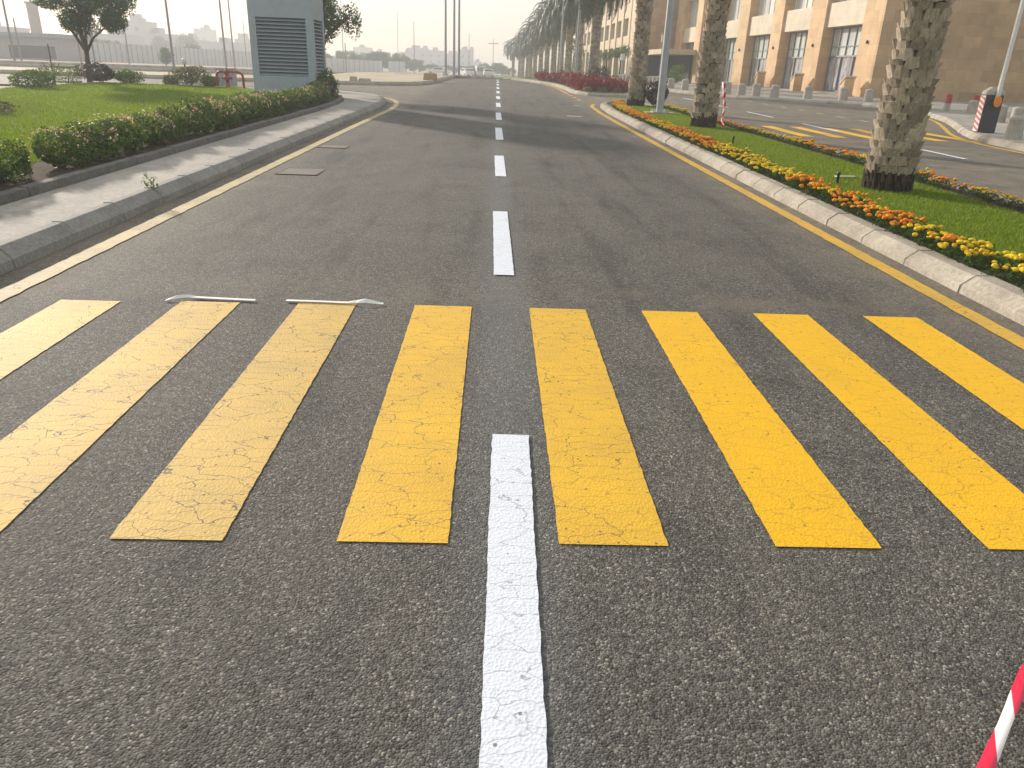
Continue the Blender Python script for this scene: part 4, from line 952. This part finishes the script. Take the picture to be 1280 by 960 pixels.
# ------------------------------------------------------------------ hoarding, city, vehicles in the distance
def hoarding(P, h, label, n):
    t = thing('hoarding', label, 'hoarding', (P[0][0], P[0][1], 0)); ox, oy = P[0][0], P[0][1]; b = MB(); ps = MB()
    (x0, y0, z0), (x1, y1, z1) = P; d = Vector((x1-x0, y1-y0)); L = d.length; u = d.normalized(); nn = Vector((-u.y, u.x))
    for k in range(n):
        a, c = k/n, (k+1)/n; A = Vector((0, 0))+u*(L*a+.03); B = u*(L*c-.03); off = nn*(.03 if k % 2 else 0)
        za = z0+(z1-z0)*a; zc = z0+(z1-z0)*c; q = [A+off, B+off, B+off+nn*.06, A+off+nn*.06]; zs = [za, zc, zc, za]
        b.add([(p.x, p.y, z-.3) for p, z in zip(q, zs)]+[(p.x, p.y, z+h) for p, z in zip(q, zs)], [(0,3,2,1),(4,5,6,7),(0,1,5,4),(1,2,6,5),(2,3,7,6),(3,0,4,7)])
        p = u*(L*a); ps.tube([(p.x, p.y, za-.3), (p.x, p.y, za+h+.15)], .06, 6)
    b.build('panels', M['hoard'], t); ps.build('posts', M['pole_far'], t)
def gp(px, yy):
    x = at(px, 90, yy)[0]; return (x, yy, T(x, yy))
hoarding([gp(66, 118), gp(335, 165)], 2.6, 'long white site hoarding behind the left lot', 46)
hoarding([gp(400, 150), gp(478, 185)], 2.3, 'white hoarding panels right of the louvred tower', 12)
hoarding([gp(486, 190), gp(506, 196)], 2.4, 'short pale hoarding piece before the dark trees', 3)
def block(px0, px1, ytop, yy, label, mat='city', steps=(), name='apartment_block', dep=14, fl=3.0, win=True):
    x0 = at(px0, 80, yy)[0]; x1 = at(px1, 80, yy)[0]; zt_ = at((px0+px1)/2, ytop, yy)[2]; zg = T((x0+x1)/2, yy)-1.0
    t = thing(name, label, 'building', ((x0+x1)/2, yy, zg)); hw = (x1-x0)/2; b = MB(); hh = zt_-zg
    b.box(-hw, hw, 0, dep, 0, hh); b.build('wall', M[mat], t)
    b = MB(); r = random.Random(int(px0))
    b.box(-hw-.15, hw+.15, -.15, dep+.15, hh, hh+.4)
    for k in range(3): q = r.uniform(-hw*.8, hw*.6); b.box(q, q+min(3, hw*.5), 2, 5, hh+.4, hh+.4+r.uniform(.8, 2.2))
    b.build('roof', M[mat], t)
    if win:
        nf = max(1, int(hh/fl)); nc = max(2, int(2*hw/3.5))
        for f_ in range(nf):
            b = MB()
            for k in range(nc):
                q = -hw+(k+.5)*2*hw/nc; b.box(q-.7, q+.7, -.06, .02, f_*fl+1.0, f_*fl+2.4)
            b.build('window', M['glass'], t)
    return t
block(500, 512, 66, 430, 'hazy apartment block at the left end of the distant grey cluster', 'city')
block(512, 534, 61, 450, 'long hazy apartment block with stepped roof in the grey cluster', 'city')
block(534, 553, 64, 440, 'mid grey distant block just left of the flagpoles', 'city')
block(553, 571, 68, 460, 'low pale block seen behind the flagpoles', 'city2')
block(574, 591, 63, 430, 'tall hazy block right of the flagpoles', 'city')
block(591, 602, 78, 480, 'low distant block right of the tall hazy one', 'city2')
block(247, 263, 37, 420, 'lone pale tower block on the hazy skyline above the hoarding', 'city2')
block(158, 183, 27, 300, 'stepped grey block right of the lawn tree crown', 'city')
block(183, 226, 44, 290, 'long low grey building behind the hoarding, left part', 'city')
block(226, 250, 51, 280, 'low grey building below the pale tower block', 'city2')
block(262, 300, 54, 300, 'low grey building left of the louvred tower', 'city')
block(296, 313, 50, 340, 'hazy block partly hidden by the louvred tower', 'city2')
block(442, 462, 60, 480, 'faint distant block right of the tower above the trees', 'city2')
block(100, 160, 44, 260, 'low wide building seen under the lawn tree crown', 'city')
block(-30, 8, 34, 220, 'hazy block at the left edge of the picture', 'city')
# low shed with blue-grey roof
x0 = at(0, 60, 105)[0]; x1 = at(62, 60, 105)[0]
t = thing('shed', 'low dark shed with blue-grey roof at the far left', 'shed', (x1, 107, T(x1, 107)))
b = MB(); b.box(-14, 0, 0, 8, -.2, 2.6); b.build('wall', M['city'], t)
b = MB(); b.box(-14.4, .4, -.4, 8.4, 2.6, 3.1); b.build('roof', M['roofm'], t)
b = MB(); b.box(-6.2, -.4, -.06, .02, .1, 1.6); b.build('door', M['dark_open'], t)
x, y, z = at(46, 40, 170); t = thing('pylon_sign', 'tall brown slab tower sign on the far left skyline', 'tower', (x, y, z-3))
b = MB(); b.box(-.9, .9, -.5, .5, 0, 8.1); b.build('slab', plain('brown_slab', (.20, .13, .12), .8), t); b = MB(); b.box(-1.1, 1.1, -.6, .6, 8.1, 8.5); b.build('cap', M['dark_metal'], t)
# distant trees
k = 0
far_trees = [(412, 66, 190, 4.6), (424, 62, 195, 5.2), (436, 62, 200, 5.0), (447, 66, 205, 4.4), (458, 65, 200, 4.4), (467, 63, 205, 5.0), (477, 63, 205, 5.2), (487, 64, 205, 5.0), (497, 65, 208, 5.0), (507, 68, 212, 4.6), (516, 73, 215, 4.0), (524, 74, 220, 3.6),
  (534, 82, 222, 2.6), (545, 83, 224, 2.6), (556, 84, 226, 2.8), (566, 84, 226, 2.6), (580, 84, 226, 2.8), (592, 84, 226, 3.0), (604, 82, 222, 3.0), (616, 81, 216, 3.2), (627, 84, 212, 2.6), (637, 87, 205, 2.2)]
ft = []
for v in range(3):
    rr = random.Random(v+90); crn = [(rr.uniform(-2.2, 2.2), rr.uniform(-1.5, 1.5), 3.0+rr.uniform(-1.6, 1.6), rr.uniform(.9, 1.5), rr.uniform(.8, 1.2)) for _ in range(14)]
    o = tree('distant_tree', '', (0, 0, 0), 1.5, .2, [(1, 0, 3, 1), (-1, 0, 3, 1)], crn, 170, .34, 'leaf', 60+v); ft.append(o)
for i, (px, py, yy, s_) in enumerate(far_trees):
    x, y, z = at(px, py, yy); zg = T(x, y)-.2; hgt = z-zg; sc_ = hgt/5.4
    lab = 'dark hazy tree in the distant line behind the hoarding, %s from the left' % ordw(i)
    if i < 3: o = ft[i]; o.location = (x, y, zg); o['label'] = lab; o['group'] = 'distant trees beyond the lot'
    else: o = dup(ft[i % 3], (x, y, zg), None, lab, 'distant trees beyond the lot')
    o.rotation_euler = (0, 0, i*1.3); wf = 1.0 if i < 12 else 1.0/max(sc_, .45); o.scale = (sc_*.85*wf*(1 if i < 12 else 1.15), sc_*.85*wf, sc_*(1 if i < 12 else 1.25))
for i, (px, py, yy) in enumerate([(45, 58, 130), (72, 52, 135), (84, 55, 134), (100, 52, 150), (118, 50, 152), (135, 53, 155), (150, 56, 150), (205, 62, 108), (242, 58, 180), (232, 47, 260), (196, 47, 250)]):
    x, y, z = at(px, py-4, yy); zg = T(x, y)-.2; sc_ = (z-zg)/5.4
    o = dup(ft[i % 3], (x, y, zg), i*2.0, 'hazy tree behind the left lot and hoarding, %s from the left' % ordw(i), 'hazy trees at the far left'); o.scale = (sc_, sc_, sc_)
# vehicles
def car(x, y, rz, label, van=False, col='white_metal'):
    t = thing('parked_van' if van else 'parked_car', label, 'van' if van else 'car', (x, y, T(x, y)+.05), rz, 'vehicles parked beyond the junction')
    prof = [(-2.2, .35), (-2.25, .8), (-1.9, 1.0), (-1.3, 1.08), (-.7, 1.5), (1.0, 1.52), (1.75, 1.05), (2.2, .95), (2.25, .4)] if not van else [(-2.3, .35), (-2.35, 1.0), (-1.9, 1.2), (-1.35, 1.95), (2.3, 1.98), (2.35, .4)]
    b = MB(); n = len(prof); vs = [(u, -.85, z) for u, z in prof]+[(u, .85, z) for u, z in prof]
    b.add(vs, [tuple(range(n)), tuple(range(n, 2*n))[::-1]]+[(i, i+n, (i+1) % n+n, (i+1) % n) for i in range(n)]); bevel(b.build('body', M[col], t), .06, 3)
    b = MB()
    for sy in (-1, 1): b.box(-.75 if not van else -1.2, 1.1 if not van else -.4, *sorted((sy*.853, sy*.865)), 1.08 if not van else 1.3, 1.42 if not van else 1.8)
    b.build('window', M['glass'], t)
    b = MB(); b.box(2.25 if van else 1.9, 2.37 if van else 1.95, -.7, .7, 1.1, 1.4 if not van else 1.75); b.build('rear_window', M['glass'], t)
    for wx in (-1.45, 1.45):
        for sy in (-1, 1):
            b = MB(); b.tube([(wx, sy*.72, .33), (wx, sy*.88, .33)], .33, 16); o = b.build('wheel', M['dark_metal'], t); b = MB(); b.tube([(wx, sy*.882, .33), (wx, sy*.89, .33)], .18, 12); b.build('rim', M['pole'], o)
    return t
for px, yy, rz, lab, van, cl in [(583, 150, 1.2, 'white car parked behind the flagpoles', False, 'white_metal'), (592, 152, 1.5, 'dark car between the white vehicles beyond the junction', False, 'dark_metal'), (600, 150, 1.45, 'white van with dark rear window beyond the junction', True, 'white_metal'),
        (610, 146, 1.5, 'white car at the right end of the parked vehicles', False, 'white_metal'), (548, 165, .2, 'pale car farther off, left of the flagpoles', False, 'white_metal')]:
    car(at(px, 92, yy)[0], yy, -rz, lab, van, cl)
# low masonry and rubble on the corner island
for i, (px, py, w_, h_, d_, lab) in enumerate([(538, 100, .42, .38, .4, 'small brown brick box on the sandy corner'), (442, 103.5, .2, .22, .2, 'pale rubble block on the sandy corner, leftmost'), (456, 104, .32, .14, .2, 'low pale rubble piece on the sandy corner')]):
    yy = 50 if i == 0 else 43.5; x = at(px, py, yy)[0]
    b = MB(); b.box(-w_, w_, -d_, d_, 0, h_, taper=.05); o = b.build('masonry_block', M['stone_end'] if i == 0 else M['kerb'], None, (x, yy, SL*yy+.15)); bevel(o, .03); tag(o, lab, 'masonry')
# red and white barrier tapes
def tape(name, pts, wd, label, period=.35, tw0=0, tw=0):
    me = bpy.data.meshes.new(name); vs = []; uv = []; L = 0; n = len(pts); P = [Vector(p) for p in pts]
    for i, p in enumerate(P):
        if i: L += (P[i]-P[i-1]).length
        d = (P[min(i+1, n-1)]-P[max(i-1, 0)]).normalized(); a = d.cross(Vector((.3, 1, .2))).normalized(); c = d.cross(a); th = tw0+tw*i/(n-1)+.25*math.sin(i*.9)
        s = a*math.cos(th)+c*math.sin(th); vs += [p-s*wd/2, p+s*wd/2]; uv += [(L/period, 0), (L/period, 1)]
    me.from_pydata([tuple(v) for v in vs], [], [(2*i, 2*i+1, 2*i+3, 2*i+2) for i in range(n-1)])
    u = me.uv_layers.new(name='UVMap')
    for lp_ in me.loops: u.data[lp_.index].uv = uv[lp_.vertex_index]
    for p in me.polygons: p.use_smooth = True
    me.materials.append(M['tape']); o = bpy.data.objects.new(name, me); COL.objects.link(o); md = o.modifiers.new('s', 'SOLIDIFY'); md.thickness = .0008
    return tag(o, label, 'barrier tape')
def lerp3(a, b, n, sag=0): return [tuple(a[j]+(b[j]-a[j])*k/n-(sag*math.sin(math.pi*k/n) if j == 2 else 0) for j in range(3)) for k in range(n+1)]
A = at(1300, 800, 1.75); B = at(1215, 1000, 1.15)
dx = [(A[j]-B[j]) for j in range(3)]; far = tuple(A[j]+dx[j]*1.5 for j in range(3)); nearp = tuple(B[j]-dx[j]*.6 for j in range(3))
tape('barrier_tape', lerp3(nearp, far, 36, .02), .034, 'red and white barrier tape slanting through the lower right corner', .42, .5, .5)
tape('barrier_tape', [(5.72, 20.3, SL*20+1.2), (5.76, 20.25, SL*20+.9), (5.8, 20.2, SL*20+.6), (5.77, 20.2, SL*20+.3), (5.83, 20.15, SL*20+.15)]+[(5.7, 20.0, SL*20+.16)], .085, 'red and white tape hanging beside the second palm trunk', .22, 0, 1.5)

# ------------------------------------------------------------------ haze
b = MB(); b.box(-1100, 1100, -50, 700, -6, 60); hz = b.build('haze', NT('haze').m); tag(hz, 'warm dusty haze in the air', 'haze', None, 'stuff')
mt = hz.data.materials[0]; tn = mt.node_tree; tn.nodes.remove(tn.nodes['Principled BSDF']); pv = tn.nodes.new('ShaderNodeVolumePrincipled')
pv.inputs['Color'].default_value = (.90, .93, .96, 1); pv.inputs['Density'].default_value = HAZE; pv.inputs['Anisotropy'].default_value = .3
tn.links.new(pv.outputs[0], tn.nodes['Material Output'].inputs['Volume'])
